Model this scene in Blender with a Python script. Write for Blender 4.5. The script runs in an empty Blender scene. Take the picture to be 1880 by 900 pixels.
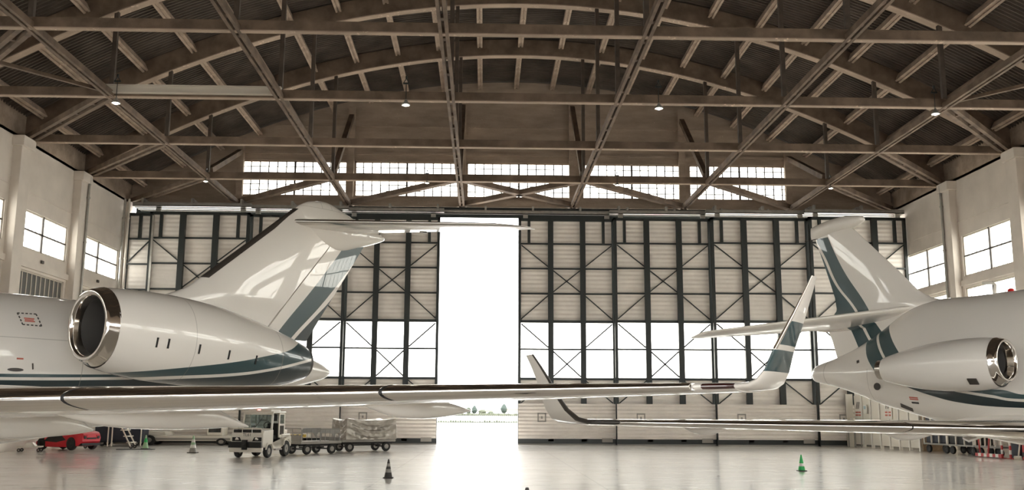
import bpy, math, random
from mathutils import Vector, Matrix
random.seed(7)
PI = math.pi
SC = bpy.context.scene
COL = SC.collection

# ------------------------------------------------------------------ helpers
class MB:
    """collects faces, builds one mesh object"""
    def __init__(s): s.v = []; s.f = []; s.m = []
    def add(s, vs, fs, mi=0):
        o = len(s.v); s.v += [tuple(v) for v in vs]
        for f in fs: s.f.append(tuple(i + o for i in f)); s.m.append(mi)
        return s
    def box(s, a, b, mi=0):
        x0, y0, z0 = a; x1, y1, z1 = b
        x0, x1 = min(x0, x1), max(x0, x1); y0, y1 = min(y0, y1), max(y0, y1); z0, z1 = min(z0, z1), max(z0, z1)
        v = [(x0,y0,z0),(x1,y0,z0),(x1,y1,z0),(x0,y1,z0),(x0,y0,z1),(x1,y0,z1),(x1,y1,z1),(x0,y1,z1)]
        return s.add(v, [(0,3,2,1),(4,5,6,7),(0,1,5,4),(1,2,6,5),(2,3,7,6),(3,0,4,7)], mi)
    def hexa(s, bot, top, mi=0):
        return s.add(list(bot) + list(top), [(0,3,2,1),(4,5,6,7),(0,1,5,4),(1,2,6,5),(2,3,7,6),(3,0,4,7)], mi)
    def bar(s, a, b, w, h, up=(0,0,1), mi=0):
        a = Vector(a); b = Vector(b); d = (b - a).normalized(); u = Vector(up)
        if abs(d.dot(u)) > .99: u = Vector((0,1,0)) if abs(d.y) < .9 else Vector((1,0,0))
        r = d.cross(u).normalized() * (w / 2); u = r.cross(d).normalized() * (h / 2)
        q = lambda p: [p - r - u, p + r - u, p + r + u, p - r + u]
        return s.hexa(q(a), q(b), mi)
    def tube(s, pts, r, n=8, mi=0, cap=True, closed=False):
        pts = [Vector(p) for p in pts]; rings = []
        prev = None
        for i, p in enumerate(pts):
            if closed: d = (pts[(i+1) % len(pts)] - pts[i-1])
            else: d = (pts[min(i+1, len(pts)-1)] - pts[max(i-1, 0)])
            d.normalize()
            u = prev if prev is not None else (Vector((0,0,1)) if abs(d.z) < .9 else Vector((1,0,0)))
            x = d.cross(u)
            if x.length < 1e-4: x = d.cross(Vector((.3,.8,.5)))
            x.normalize(); y = x.cross(d).normalized(); prev = y
            rr = r[i] if isinstance(r, (list, tuple)) else r
            rings.append([p + x * math.cos(2*PI*k/n) * rr + y * math.sin(2*PI*k/n) * rr for k in range(n)])
        return s.loft(rings, cap, cap, mi, closed)
    def loft(s, rings, cap0=True, cap1=True, mi=0, loop=False):
        n = len(rings[0]); vs = [p for r in rings for p in r]; fs = []
        m = len(rings)
        for i in range(m if loop else m - 1):
            j = (i + 1) % m
            for k in range(n):
                l = (k + 1) % n
                fs.append((i*n+k, i*n+l, j*n+l, j*n+k))
        if not loop:
            if cap0: fs.append(tuple(range(n-1, -1, -1)))
            if cap1: fs.append(tuple((m-1)*n + k for k in range(n)))
        return s.add(vs, fs, mi)
    def lathe(s, prof, n=24, axis='z', c=(0,0,0), mi=0, cap=True):
        """prof: [(r, t)] along the axis"""
        rings = []
        for r, t in prof:
            ring = []
            for k in range(n):
                a = 2*PI*k/n; p, q = r*math.cos(a), r*math.sin(a)
                ring.append({'z': (p, q, t), 'x': (t, p, q), 'y': (q, t, p)}[axis])
            rings.append([(v[0]+c[0], v[1]+c[1], v[2]+c[2]) for v in ring])
        return s.loft(rings, cap, cap, mi)
    def prism(s, poly, z0, z1, plane='xy', mi=0):
        """poly extruded; plane 'xz' means poly points are (x,z), extruded in y"""
        n = len(poly)
        mk = {'xy': lambda p, t: (p[0], p[1], t), 'xz': lambda p, t: (p[0], t, p[1]), 'yz': lambda p, t: (t, p[0], p[1])}[plane]
        vs = [mk(p, z0) for p in poly] + [mk(p, z1) for p in poly]
        fs = [tuple(range(n-1, -1, -1)), tuple(range(n, 2*n))] + [(i, (i+1) % n, n+(i+1) % n, n+i) for i in range(n)]
        return s.add(vs, fs, mi)
    def xform(s, M, start=0):
        s.v[start:] = [tuple(M @ Vector(v)) for v in s.v[start:]]; return s
    def build(s, name, mats, parent=None, smooth=False, angle=35, bevel=0, fix=True):
        me = bpy.data.meshes.new(name)
        me.from_pydata(s.v, [], s.f)
        for m in (mats if isinstance(mats, (list, tuple)) else [mats]): me.materials.append(m)
        if any(s.m): me.polygons.foreach_set('material_index', s.m)
        me.validate()
        if fix:
            import bmesh
            bm = bmesh.new(); bm.from_mesh(me)
            bmesh.ops.recalc_face_normals(bm, faces=bm.faces[:]); bm.to_mesh(me); bm.free()
        if smooth:
            me.polygons.foreach_set('use_smooth', [True] * len(me.polygons))
            me.set_sharp_from_angle(angle=math.radians(angle))
        me.update()
        o = bpy.data.objects.new(name, me); COL.objects.link(o)
        if parent is not None: o.parent = parent
        if bevel:
            b = o.modifiers.new('bevel', 'BEVEL'); b.width = bevel; b.segments = 2; b.limit_method = 'ANGLE'
        return o

def tag(o, label=None, cat=None, group=None, kind=None):
    if label: o['label'] = label
    if cat: o['category'] = cat
    if group: o['group'] = group
    if kind: o['kind'] = kind
    return o
def struct(o): o['kind'] = 'structure'; return o
def empty(name, loc=(0,0,0), rz=0, **k):
    o = bpy.data.objects.new(name, None); COL.objects.link(o)
    o.location = loc; o.rotation_euler = (0, 0, rz); o.empty_display_size = .2
    return tag(o, **k)
def copy_tree(o, parent=None):
    c = o.copy(); COL.objects.link(c)
    if parent is not None: c.parent = parent
    for ch in list(o.children): copy_tree(ch, c)
    return c

# ------------------------------------------------------------------ materials
class NT:
    def __init__(s, m): s.t = m.node_tree; s.n = s.t.nodes; s.l = s.t.links
    def new(s, ty, **k):
        n = s.n.new(ty)
        for a, b in k.items(): setattr(n, a, b)
        return n
    def put(s, sock, v):
        if isinstance(v, bpy.types.NodeSocket): s.l.new(v, sock)
        else: sock.default_value = v
    def math(s, op, a, b=0.0, clamp=False):
        n = s.new('ShaderNodeMath', operation=op, use_clamp=clamp); s.put(n.inputs[0], a); s.put(n.inputs[1], b); return n.outputs[0]
    def coords(s):
        c = s.new('ShaderNodeTexCoord'); x = s.new('ShaderNodeSeparateXYZ'); s.l.new(c.outputs['Object'], x.inputs[0])
        return c.outputs['Object'], x.outputs[0], x.outputs[1], x.outputs[2]
    def curve(s, val, pts):
        pts = sorted(pts); x0, x1 = pts[0][0], pts[-1][0]; ys = [p[1] for p in pts]; y0, y1 = min(ys), max(ys)
        if y1 - y0 < 1e-6: y1 = y0 + 1
        t = s.math('DIVIDE', s.math('SUBTRACT', val, x0), x1 - x0, True)
        n = s.new('ShaderNodeFloatCurve'); n.mapping.use_clip = False
        c = n.mapping.curves[0]
        q = [((p[0]-x0)/(x1-x0), (p[1]-y0)/(y1-y0)) for p in pts]
        c.points[0].location = q[0]; c.points[1].location = q[-1]
        for p in q[1:-1]: c.points.new(*p)
        for p in c.points: p.handle_type = 'AUTO'
        n.mapping.update(); s.put(n.inputs['Value'], t)
        return s.math('ADD', s.math('MULTIPLY', n.outputs[0], y1 - y0), y0)
    def gt(s, a, b): return s.math('GREATER_THAN', a, b)
    def mul(s, *a):
        r = a[0]
        for b in a[1:]: r = s.math('MULTIPLY', r, b)
        return r
    def near(s, a, b, w): return s.math('LESS_THAN', s.math('ABSOLUTE', s.math('SUBTRACT', a, b)), w)
    def mix(s, f, a, b):
        n = s.new('ShaderNodeMix', data_type='RGBA'); s.put(n.inputs[0], f)
        s.put(n.inputs[6], a if isinstance(a, bpy.types.NodeSocket) else (*a[:3], 1)); s.put(n.inputs[7], b if isinstance(b, bpy.types.NodeSocket) else (*b[:3], 1))
        return n.outputs[2]
    def noise(s, vec, scale, detail=4, rough=.55):
        n = s.new('ShaderNodeTexNoise'); s.put(n.inputs['Vector'], vec); n.inputs['Scale'].default_value = scale
        n.inputs['Detail'].default_value = detail; n.inputs['Roughness'].default_value = rough; return n.outputs['Fac']
    def ramp(s, f, a, b, lo=.35, hi=.65):
        n = s.new('ShaderNodeMapRange'); s.put(n.inputs[0], f); n.inputs[1].default_value = lo; n.inputs[2].default_value = hi
        n.inputs[3].default_value = a; n.inputs[4].default_value = b; return n.outputs[0]
    def scalev(s, vec, sc):
        n = s.new('ShaderNodeMapping'); s.put(n.inputs['Vector'], vec); n.inputs['Scale'].default_value = sc; return n.outputs[0]

def mat(name, col, rough=.5, metal=0, coat=0, var=0, vscale=3, rvar=0, bump=0, bscale=30, spec=.5, stretch=None, emit=None, trans=0):
    m = bpy.data.materials.new(name); m.use_nodes = True; n = NT(m)
    b = m.node_tree.nodes['Principled BSDF']
    b.inputs['Base Color'].default_value = (*col, 1); b.inputs['Roughness'].default_value = rough; b.inputs['Metallic'].default_value = metal
    b.inputs['Coat Weight'].default_value = coat; b.inputs['Coat Roughness'].default_value = .04
    b.inputs['Specular IOR Level'].default_value = spec; b.inputs['Transmission Weight'].default_value = trans
    if emit: b.inputs['Emission Color'].default_value = (*emit[0], 1); b.inputs['Emission Strength'].default_value = emit[1]
    if var or rvar or bump:
        v, x, y, z = n.coords()
        if stretch: v = n.scalev(v, stretch)
        f = n.noise(v, vscale)
        if var:
            d = tuple(c * (1 - var) for c in col); e = tuple(min(1, c * (1 + var * .6)) for c in col)
            n.put(b.inputs['Base Color'], n.mix(n.ramp(f, 0, 1), d, e))
        if rvar: n.put(b.inputs['Roughness'], n.ramp(f, max(0, rough - rvar), rough + rvar))
        if bump:
            bn = n.new('ShaderNodeBump'); bn.inputs['Strength'].default_value = bump; bn.inputs['Distance'].default_value = .02
            n.put(bn.inputs['Height'], n.noise(v, bscale)); n.put(b.inputs['Normal'], bn.outputs[0])
    return m

M = {}
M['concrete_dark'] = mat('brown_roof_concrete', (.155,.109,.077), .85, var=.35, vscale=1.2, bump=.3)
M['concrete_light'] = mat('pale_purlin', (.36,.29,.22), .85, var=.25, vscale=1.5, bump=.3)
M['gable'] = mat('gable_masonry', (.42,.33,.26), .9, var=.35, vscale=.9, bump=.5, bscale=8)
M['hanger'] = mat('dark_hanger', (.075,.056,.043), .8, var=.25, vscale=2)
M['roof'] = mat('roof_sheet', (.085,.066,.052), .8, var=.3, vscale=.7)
def speckle(m, col, lo=.62):
    n = NT(m); b = m.node_tree.nodes['Principled BSDF']; v, x, y, z = n.coords()
    f = n.noise(v, 5.5, 6, .75); g = n.noise(v, .55, 3); q = n.noise(n.scalev(v, (.25,1,1)), 1.3, 5, .65)
    base = n.mix(n.ramp(q, 0, 1, .3, .7), tuple(c*.62 for c in col), tuple(c*1.1 for c in col))
    n.put(b.inputs['Base Color'], n.mix(n.mul(n.ramp(f, 0, 1, lo, lo+.08), n.ramp(g, 0, 1, .5, .6)), base, tuple(min(1, c*1.9) for c in col)))
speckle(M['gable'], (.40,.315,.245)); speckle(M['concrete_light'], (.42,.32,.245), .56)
M['wall'] = mat('wall_plaster', (.70,.64,.575), .85, var=.08, vscale=.6, bump=.15)
M['steel_dark'] = mat('dark_green_steel', (.016,.021,.020), .45, spec=.5)
M['steel_grey'] = mat('galvanised_steel', (.42,.41,.38), .35, metal=.8, var=.15)
M['steel_mid'] = mat('grey_painted_steel', (.25,.24,.22), .5)
M['white_frame'] = mat('white_window_frame', (.6,.55,.48), .6)
M['muntin'] = mat('dark_window_bar', (.06,.05,.045), .6)
M['louver_dark'] = mat('dark_pane', (.10,.10,.095), .35)
M['chrome'] = mat('polished_metal', (.78,.74,.69), .10, metal=1)
M['chrome_soft'] = mat('brushed_metal', (.62,.59,.55), .22, metal=1)
M['duct'] = mat('engine_duct', (.07,.065,.06), .45)
M['black'] = mat('matte_black', (.012,.011,.010), .6)
M['rubber'] = mat('tyre_rubber', (.018,.017,.016), .75)
M['boot'] = mat('dark_leading_edge', (.045,.038,.032), .35)
M['white_paint'] = mat('white_paint', (.72,.68,.60), .35, coat=.4)
M['grey_paint'] = mat('grey_paint', (.30,.28,.25), .5)
M['red'] = mat('red_paint', (.60,.015,.03), .45, coat=.15)
M['red_dull'] = mat('red_plastic', (.45,.04,.04), .5)
M['blue_dark'] = mat('dark_blue_paint', (.018,.022,.035), .6)
M['green_cone'] = mat('green_cone', (.02,.42,.10), .5)
M['green_pale'] = mat('pale_green_cone', (.32,.50,.30), .5)
M['cone_dark'] = mat('dark_cone', (.035,.03,.026), .6)
M['reflect_white'] = mat('white_band', (.75,.73,.68), .4)
M['yellow'] = mat('yellow_paint', (.62,.45,.10), .5)
M['tarp'] = mat('silver_tarp', (.34,.31,.27), .28, metal=.35, var=.15, vscale=4)
M['wood'] = mat('wood_board', (.34,.24,.15), .7, var=.2, vscale=4)
M['paper'] = mat('poster_paper', (.72,.68,.62), .6)
M['print_red'] = mat('print_red', (.5,.12,.08), .6)
M['print_dark'] = mat('print_dark', (.05,.045,.04), .6)
M['bark'] = mat('bark', (.12,.09,.06), .9)
M['leaf_green'] = mat('leaf_green', (.045,.055,.035), .9, var=.4, vscale=.5)
M['leaf_dark'] = mat('leaf_dark_green', (.03,.042,.034), .9, var=.3, vscale=.5)
M['leaf_pale'] = mat('leaf_pale_green', (.07,.075,.05), .9, var=.3, vscale=.5)
M['grass'] = mat('meadow_grass', (.125,.125,.085), .95, var=.2, vscale=.05)
M['apron'] = mat('apron_concrete', (.62,.59,.54), .8, var=.06, vscale=.2)
M['house'] = mat('white_house', (.7,.68,.62), .8)
M['tile'] = mat('roof_tile', (.36,.22,.15), .8)
M['lens_red'] = mat('red_lens', (.6,.02,.02), .15, coat=1)
M['lens_dark'] = mat('dark_lens', (.035,.008,.007), .08, coat=1)
M['beacon'] = mat('beacon_lit', (.8,.05,.04), .3, emit=((1,.12,.08), 3))
M['lamp_on'] = mat('lamp_lit', (.9,.88,.8), .4, emit=((1,.95,.85), 5))
M['screen'] = mat('blue_screen', (.35,.5,.55), .3)
M['panel'] = None

def corrugated(name, col, period, axis=2, depth=.25):
    m = mat(name, col, .55); n = NT(m); b = m.node_tree.nodes['Principled BSDF']
    v, x, y, z = n.coords(); a = (x, y, z)[axis]
    s = n.math('SINE', n.math('MULTIPLY', a, 2*PI/period))
    bn = n.new('ShaderNodeBump'); bn.inputs['Strength'].default_value = 1; bn.inputs['Distance'].default_value = depth*period
    n.put(bn.inputs['Height'], s); n.put(b.inputs['Normal'], bn.outputs[0])
    f = n.noise(v, .8); n.put(b.inputs['Base Color'], n.mix(n.ramp(f, 0, 1), tuple(c*.92 for c in col), tuple(min(1, c*1.05) for c in col)))
    return m
M['panel'] = corrugated('ribbed_door_sheet', (.85,.80,.735), .27, depth=.04)
M['panel_low'] = corrugated('ribbed_door_skirt', (.79,.74,.675), .22, depth=.10)

def glass_mat(name, tint=(.95,.94,.90), frost=.0, ribs=0):
    m = bpy.data.materials.new(name); m.use_nodes = True; n = NT(m); nt = m.node_tree
    for q in list(nt.nodes): nt.nodes.remove(q)
    out = n.new('ShaderNodeOutputMaterial'); tr = n.new('ShaderNodeBsdfTransparent'); tr.inputs[0].default_value = (*tint, 1)
    gl = n.new('ShaderNodeBsdfGlossy'); gl.inputs['Roughness'].default_value = .05
    lw = n.new('ShaderNodeLayerWeight'); lw.inputs[0].default_value = .5
    fz = n.math('ADD', n.math('MULTIPLY', n.math('POWER', lw.outputs['Facing'], 5.0), .9), .04)
    mx = n.new('ShaderNodeMixShader'); n.l.new(fz, mx.inputs[0])
    src = tr.outputs[0]
    if frost:
        tl = n.new('ShaderNodeBsdfTranslucent'); tl.inputs[0].default_value = (*tint, 1)
        m2 = n.new('ShaderNodeMixShader'); m2.inputs[0].default_value = frost; n.l.new(src, m2.inputs[1]); n.l.new(tl.outputs[0], m2.inputs[2]); src = m2.outputs[0]
    n.l.new(src, mx.inputs[1]); n.l.new(gl.outputs[0], mx.inputs[2]); n.l.new(mx.outputs[0], out.inputs[0])
    return m
M['pane'] = glass_mat('frosted_pane', (.93,.92,.88), .15)
M['cab_glass'] = glass_mat('cab_glass', (.75,.80,.80))
M['dark_glass'] = mat('dark_car_glass', (.01,.011,.012), .08, coat=1)

CREAM = (.735,.695,.635); TEAL = (.022,.058,.066); DARK = (.010,.024,.029)
def paint(name, fn=None):
    m = mat(name, CREAM, .32, coat=1.0); m.node_tree.nodes['Principled BSDF'].inputs['Coat Roughness'].default_value = .012
    if fn:
        n = NT(m); b = m.node_tree.nodes['Principled BSDF']; v, x, y, z = n.coords()
        n.put(b.inputs['Base Color'], fn(n, x, y, z))
    return m
def lines(n, col, ms):
    f = ms[0]
    for q in ms[1:]: f = n.math('MAXIMUM', f, q)
    return n.mix(n.math('MULTIPLY', f, .45), col, (.2,.18,.15))

def floor_mat():
    m = mat('polished_floor', (.62,.565,.49), .2, spec=.5, coat=.7); n = NT(m); b = m.node_tree.nodes['Principled BSDF']; b.inputs['Coat Roughness'].default_value = .07
    v, x, y, z = n.coords()
    a = n.noise(n.scalev(v, (.12,.5,1)), 1.0, 6, .6); c = n.noise(n.scalev(v, (.5,3,1)), 1.2, 5, .6)
    col = n.mix(n.ramp(a, 0, 1), (.70,.655,.59), (.82,.775,.71))
    col = n.mix(n.math('MULTIPLY', n.ramp(c, 0, 1, .5, .75), .2), col, (.40,.355,.30))
    jx = n.near(n.math('MODULO', n.math('ADD', x, 101.9), 6.0), 3.0, .02); jy = n.near(n.math('MODULO', n.math('ADD', y, 100.), 6.0), 3.0, .03)
    col = n.mix(n.math('MULTIPLY', n.math('MAXIMUM', jx, jy), .35), col, (.25,.22,.19))
    n.put(b.inputs['Base Color'], col)
    n.put(b.inputs['Roughness'], n.math('ADD', n.ramp(c, .24, .38, .3, .7), 0))
    bn = n.new('ShaderNodeBump'); bn.inputs['Strength'].default_value = .12; bn.inputs['Distance'].default_value = .01
    n.put(bn.inputs['Height'], n.noise(n.scalev(v, (1.2,1.2,1)), 2.0, 4)); n.put(b.inputs['Normal'], bn.outputs[0])
    return m
M['floor'] = floor_mat()

# ------------------------------------------------------------------ dimensions of the hangar
XL, XR, XC = -22.45, 26.27, 1.93
YB, YF = 61.1, -4.5
ZW = 14.8
TY = [31.99, 39.35, 46.54, 53.72]                   # the trusses in view
PILL = [-4.7, 2.5, 9.7, 16.9, 24.1, 31.4, 38.8, 46.0, 53.0]   # pillar centres
BX = [-15.65, -8.65, -1.5, 5.55, 12.65, 19.55]      # lengthwise beams
arch = lambda x: 22.33 - .0123 * (x - XC) ** 2

# floor and outside ground
struct(MB().box((XL-.4, YF-2, -.3), (XR+.4, YB+.6, 0)).build('floor', M['floor']))
struct(MB().box((-400, YB+.6, -.4), (400, 205, -.02)).build('ground_apron', M['apron']))
struct(MB().box((-400, -150, -.4), (400, YF-2, -.02)).build('ground_apron', M['apron']))
tag(MB().box((-1500, 205, -.5), (1500, 3000, .05)).build('grass', M['grass']), 'pale mown airfield grass beyond the apron outside the open door', 'grass', kind='stuff')

# side walls with window openings
def side_wall(name, X, out, lowtop, lowbot, upbot, uptop):
    m = MB(); x0, x1 = sorted((X, X + out * .35))
    m.box((x0, YF, 0), (x1, YB+.5, lowbot)); m.box((x0, YF, lowtop), (x1, YB+.5, upbot)); m.box((x0, YF, uptop), (x1, YB+.5, ZW+.15))
    for i, p in enumerate(PILL): m.box((x0, p-.75, lowbot), (x1, p+.7, lowtop)); m.box((x0, p-.75, upbot), (x1, p+.7, uptop))
    m.box((x0, 59.65, lowbot), (x1, YB+.5, lowtop)); m.box((x0, 59.65, upbot), (x1, YB+.5, uptop))
    # thin casting line above the windows and sill ledge below them
    xi = X - out * .04
    m.box((min(X, xi), YF, 12.42), (max(X, xi), YB, 12.47)); xi = X - out * .12
    m.box((min(X, xi), YF, lowtop+.12), (max(X, xi), YB, lowtop+.42))
    return struct(m.build(name, M['wall']))
side_wall('wall_left', XL, -1, 8.66, 6.2, 9.72, 11.62)
side_wall('wall_right', XR, 1, 8.74, 6.4, 9.36, 11.62)
WN = [0]
def side_window(X, out, y0, y1, z0, z1, kind):
    WN[0] += 1
    xm = X + out * .12
    f = MB(); t = .05
    for (a, b, c, d) in ((y0, y1, z0, z0+.08), (y0, y1, z1-.08, z1), (y0, y0+.08, z0, z1), (y1-.08, y1, z0, z1)): f.box((xm-t, a, c), (xm+t, b, d))
    w = struct(f.build('window_%d' % WN[0], M['white_frame']))
    if kind == 'bright':
        ym, zm = (y0+y1)/2, (z0+z1)/2
        MB().box((xm-.06, ym-.05, z0-.35), (xm+.06, ym+.05, z1)).box((xm-.06, y0-.1, zm-.035), (xm+.06, y1+.1, zm+.035)).box((xm-.1-out*.1, ym-.12, z0-.5), (xm+.1-out*.1, ym+.12, z0-.35)).build('mullion', M['muntin'], w)
        g = MB(); g.box((xm-.012, y0+.05, z0+.05), (xm+.012, y1-.05, z1-.05)); g.build('pane', M['pane'], w)
        r = MB(); k = 13
        for i in range(1, k):
            yy = y0 + (y1-y0)*i/k; r.box((xm-.02, yy-.012, z0), (xm+.02, yy+.012, z1))
        r.build('glazing_bar', M['white_frame'], w)
    else:
        MB().box((xm-.02, y0+.05, z0+.05), (xm+.02, y1-.05, z1-.05)).build('pane', M['louver_dark'], w)
        r = MB(); k = 11
        for i in range(1, k):
            yy = y0 + (y1-y0)*i/k; r.box((xm-.05, yy-.035, z0), (xm+.05, yy+.035, z1))
        r.build('glazing_bar', M['white_frame'], w)
for i in range(len(PILL)):
    a = PILL[i] + .7; b = PILL[i+1] - .75 if i+1 < len(PILL) else 59.65
    side_window(XL, -1, a, b, 9.72, 11.62, 'bright'); side_window(XL, -1, a, b, 6.2, 8.66, 'dark')
    side_window(XR, 1, a, b, 9.36, 11.62, 'bright'); side_window(XR, 1, a, b, 6.4, 8.74, 'bright')
for sx, nm in ((XL, 'left'), (XR, 'right')):
    s = 1 if sx < 0 else -1
    for i, p in enumerate(PILL):
        m = MB(); m.box((sx - s*.05, p-.5, 0), (sx + s*.42, p+.5, ZW)); m.box((sx - s*.05, p-.62, ZW-.5), (sx + s*.55, p+.62, ZW))
        struct(m.build('trim_%d' % (len([o for o in bpy.data.objects if o.name.startswith('trim_')]) + 1), M['wall'], bevel=.02))
    m = MB(); m.box((sx - s*.05, YB-.9, 0), (sx + s*.3, YB, ZW)); struct(m.build('corner_pillar', M['wall']))
# rain pipes on the corner and on the pillars
for i, (x, y, lab) in enumerate(((XL+.40, 59.0, 'thin grey drain pipe in the corner beside the dark door frames'), (XL+.66, 59.0, 'pale drain pipe, outer one of the pair in the corner'),
        (XR-.5, 53.3, 'grey conduit pipe climbing the pillar behind the smaller jet fin'), (XL+.5, 53.35, 'grey conduit pipe climbing the pillar above the big engine'))):
    m = MB().tube([(x, y, 0), (x, y, ZW-.1)], .07 if i < 2 else .06, 10)
    for zz in (4, 8, 11, 13.5): m.lathe([(.10, zz-.04), (.10, zz+.04)], 10, c=(x, y, 0))
    tag(m.build('drain_pipe', M['white_frame'] if i == 1 else M['steel_grey'], smooth=True), lab, 'pipe')

# back gable
m = MB()
m.box((XL, YB, ZW), (XR, YB+.4, 15.5)); m.box((XL, YB-.25, ZW), (XR, YB, 15.38))
GW = [(-15.6,-8.88), (-8.43,-1.72), (-1.25,5.5), (6.2,12.68), (13.14,19.78)]
ed = [XL] + [v for g in GW for v in g] + [XR]
for i in range(0, len(ed), 2): m.box((ed[i], YB, 15.5), (ed[i+1], YB+.4, 17.8))
N = 40
for i in range(N):
    a = XL + (XR-XL)*i/N; b = XL + (XR-XL)*(i+1)/N
    m.prism([(a, 17.8), (b, 17.8), (b, max(17.81, arch(b)+.9)), (a, max(17.81, arch(a)+.9))], YB, YB+.4, 'xz')
m.box((-16.4, YB-.12, 18.22), (20.6, YB, 18.36)); m.box((-13.5, YB-.06, 20.1), (17.3, YB, 20.18))
struct(m.build('wall_back', M['gable']))
for x in BX:                                           # pilasters of the gable
    struct(MB().box((x-.2, YB-.3, ZW), (x+.2, YB, arch(x)+.4)).box((x-.3, YB-.35, ZW), (x+.3, YB, ZW+.4)).build('gable_column', M['gable']))
for i, (a, b) in enumerate(GW):
    WN[0] += 1
    f = MB(); yy = YB + .15
    for q in ((a, b, 15.5, 15.57), (a, b, 17.73, 17.8), (a, a+.1, 15.5, 17.8), (b-.1, b, 15.5, 17.8)): f.box((q[0], yy-.06, q[2]), (q[1], yy+.06, q[3]))
    w = struct(f.build('window_%d' % WN[0], M['concrete_light']))
    g = MB()
    for k in range(1, 12):
        xx = a + (b-a)*k/12; t = .06 if k == 6 else .03
        g.box((xx-t, yy-.04, 15.5), (xx+t, yy+.04, 17.8))
    for k in range(1, 6): zz = 15.5 + 2.3*k/6; g.box((a, yy-.03, zz-.02), (b, yy+.03, zz+.02))
    g.build('glazing_bar', M['muntin'], w)
    MB().box((a+.05, yy+.03, 15.53), (b-.05, yy+.045, 17.77)).build('pane', M['pane'], w)

# front wall behind the camera, with its own wide door opening
m = MB()
m.box((XL, YF-.4, 0), (-8, YF, 3.6)); m.box((9, YF-.4, 0), (XR, YF, 3.6)); m.box((XL, YF-.4, 6.4), (XR, YF, ZW))
for k in range(24):
    xx = XL + (XR-XL)*k/23
    if not (-8 < xx < 9): m.box((xx-.15, YF-.4, 3.6), (xx+.15, YF, 6.4))
for i in range(N):
    a = XL + (XR-XL)*i/N; b = XL + (XR-XL)*(i+1)/N
    m.prism([(a, ZW), (b, ZW), (b, arch(b)+.9), (a, arch(a)+.9)], YF-.4, YF, 'xz')
struct(m.build('wall_front', M['gable']))

# roof sheet, ribbed along the arch
m = MB(); n1 = 48; per = .25; rows = []
y = YF - .5; ys = []
while y < YB + .6: ys += [y, y+per*.25, y+per*.5, y+per*.75]; y += per
for j, yy in enumerate(ys):
    dz = (0, .20, .20, 0)[j % 4]
    rows.append([(XL-.4+(XR-XL+.8)*i/n1, yy, arch(XL-.4+(XR-XL+.8)*i/n1)+1.0+dz) for i in range(n1+1)])
n = n1 + 1
m.add([p for r in rows for p in r], [(j*n+i, j*n+i+1, (j+1)*n+i+1, (j+1)*n+i) for j in range(len(rows)-1) for i in range(n1)])
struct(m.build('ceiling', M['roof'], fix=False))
for sx, s in ((XL, -1), (XR, 1)):      # eaves beam closing the roof on each wall
    struct(MB().box((sx, YF, ZW), (sx+s*.4, YB+.5, arch(sx)+1.1)).build('eaves_beam', M['gable']))

# trusses: curved rib, tie beam, six hangers each
ORD = ['fourth from the gable windows', 'third from the gable windows', 'second from the gable windows', 'closest to the gable windows']
for i, Y in enumerate(TY):
    t = empty('roof_truss', (0, Y, ZW), label='brown arched roof truss with tie beam, ' + ORD[i], cat='roof truss', group='arched roof trusses')
    m = MB(); n = 56; R0 = []
    for k in range(n+1):
        x = XL + (XR-XL)*k/n; sl = -.0246*(x-XC); nn = Vector((-sl, 0, 1)).normalized()
        p = Vector((x, 0, arch(x)-ZW)); q = p + nn*.92
        R0.append([(p.x, 0, p.z), (p.x, .42, p.z), (q.x, .42, q.z), (q.x, 0, q.z)])
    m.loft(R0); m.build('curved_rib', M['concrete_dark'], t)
    fl = MB(); fl.loft([[(r_[0][0], -.02, r_[0][2]-.05), (r_[1][0], .44, r_[1][2]-.05), (r_[1][0], .44, r_[1][2]), (r_[0][0], -.02, r_[0][2])] for r_ in R0]); fl.build('lit_toned_soffit', M['concrete_light'], t)  # added pale strip: floor bounce on the rib underside put into its colour
    b = MB().box((XL+.02, 0, 0), (XR-.02, .20, .36)); b.build('tie_beam', M['concrete_dark'], t); MB().box((XL+.02, -.03, -.04), (XR-.02, .22, 0)).build('lit_toned_flange', M['concrete_light'], t)  # beam underside coloured pale to carry the light bounced up from the floor
    for x in BX:
        MB().box((x-.09, .03, .3), (x+.09, .21, arch(x)-ZW+.2)).build('hanger', M['hanger'], t)
# purlins
WORDS = ['ridge', 'first', 'second', 'third', 'fourth', 'fifth', 'sixth', 'seventh', 'eighth', 'ninth', 'tenth']
bays = list(zip(TY, TY[1:] + [YB], ['fourth bay from the gable', 'third bay from the gable', 'second bay from the gable', 'bay against the gable']))
proto = {}
for y0, y1, nm in bays:
    for k in range(-10, 11):
        x = XC + 2.35*k
        L = y1 - y0 - .42
        key = round(L, 2)
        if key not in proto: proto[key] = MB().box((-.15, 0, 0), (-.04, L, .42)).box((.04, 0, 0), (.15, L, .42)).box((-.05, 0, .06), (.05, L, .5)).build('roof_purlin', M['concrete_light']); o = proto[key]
        else: o = proto[key].copy(); COL.objects.link(o)
        o.location = (x, y0+.42, arch(x)+.45)
        o.rotation_euler = (0, math.atan(.0246*(x-XC)), 0)
        side = 'on the ridge line' if k == 0 else WORDS[abs(k)] + (' left of the ridge' if k < 0 else ' right of the ridge')
        tag(o, 'pale roof purlin %s in %s' % (side, nm), 'roof purlin', 'roof purlins')
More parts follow.
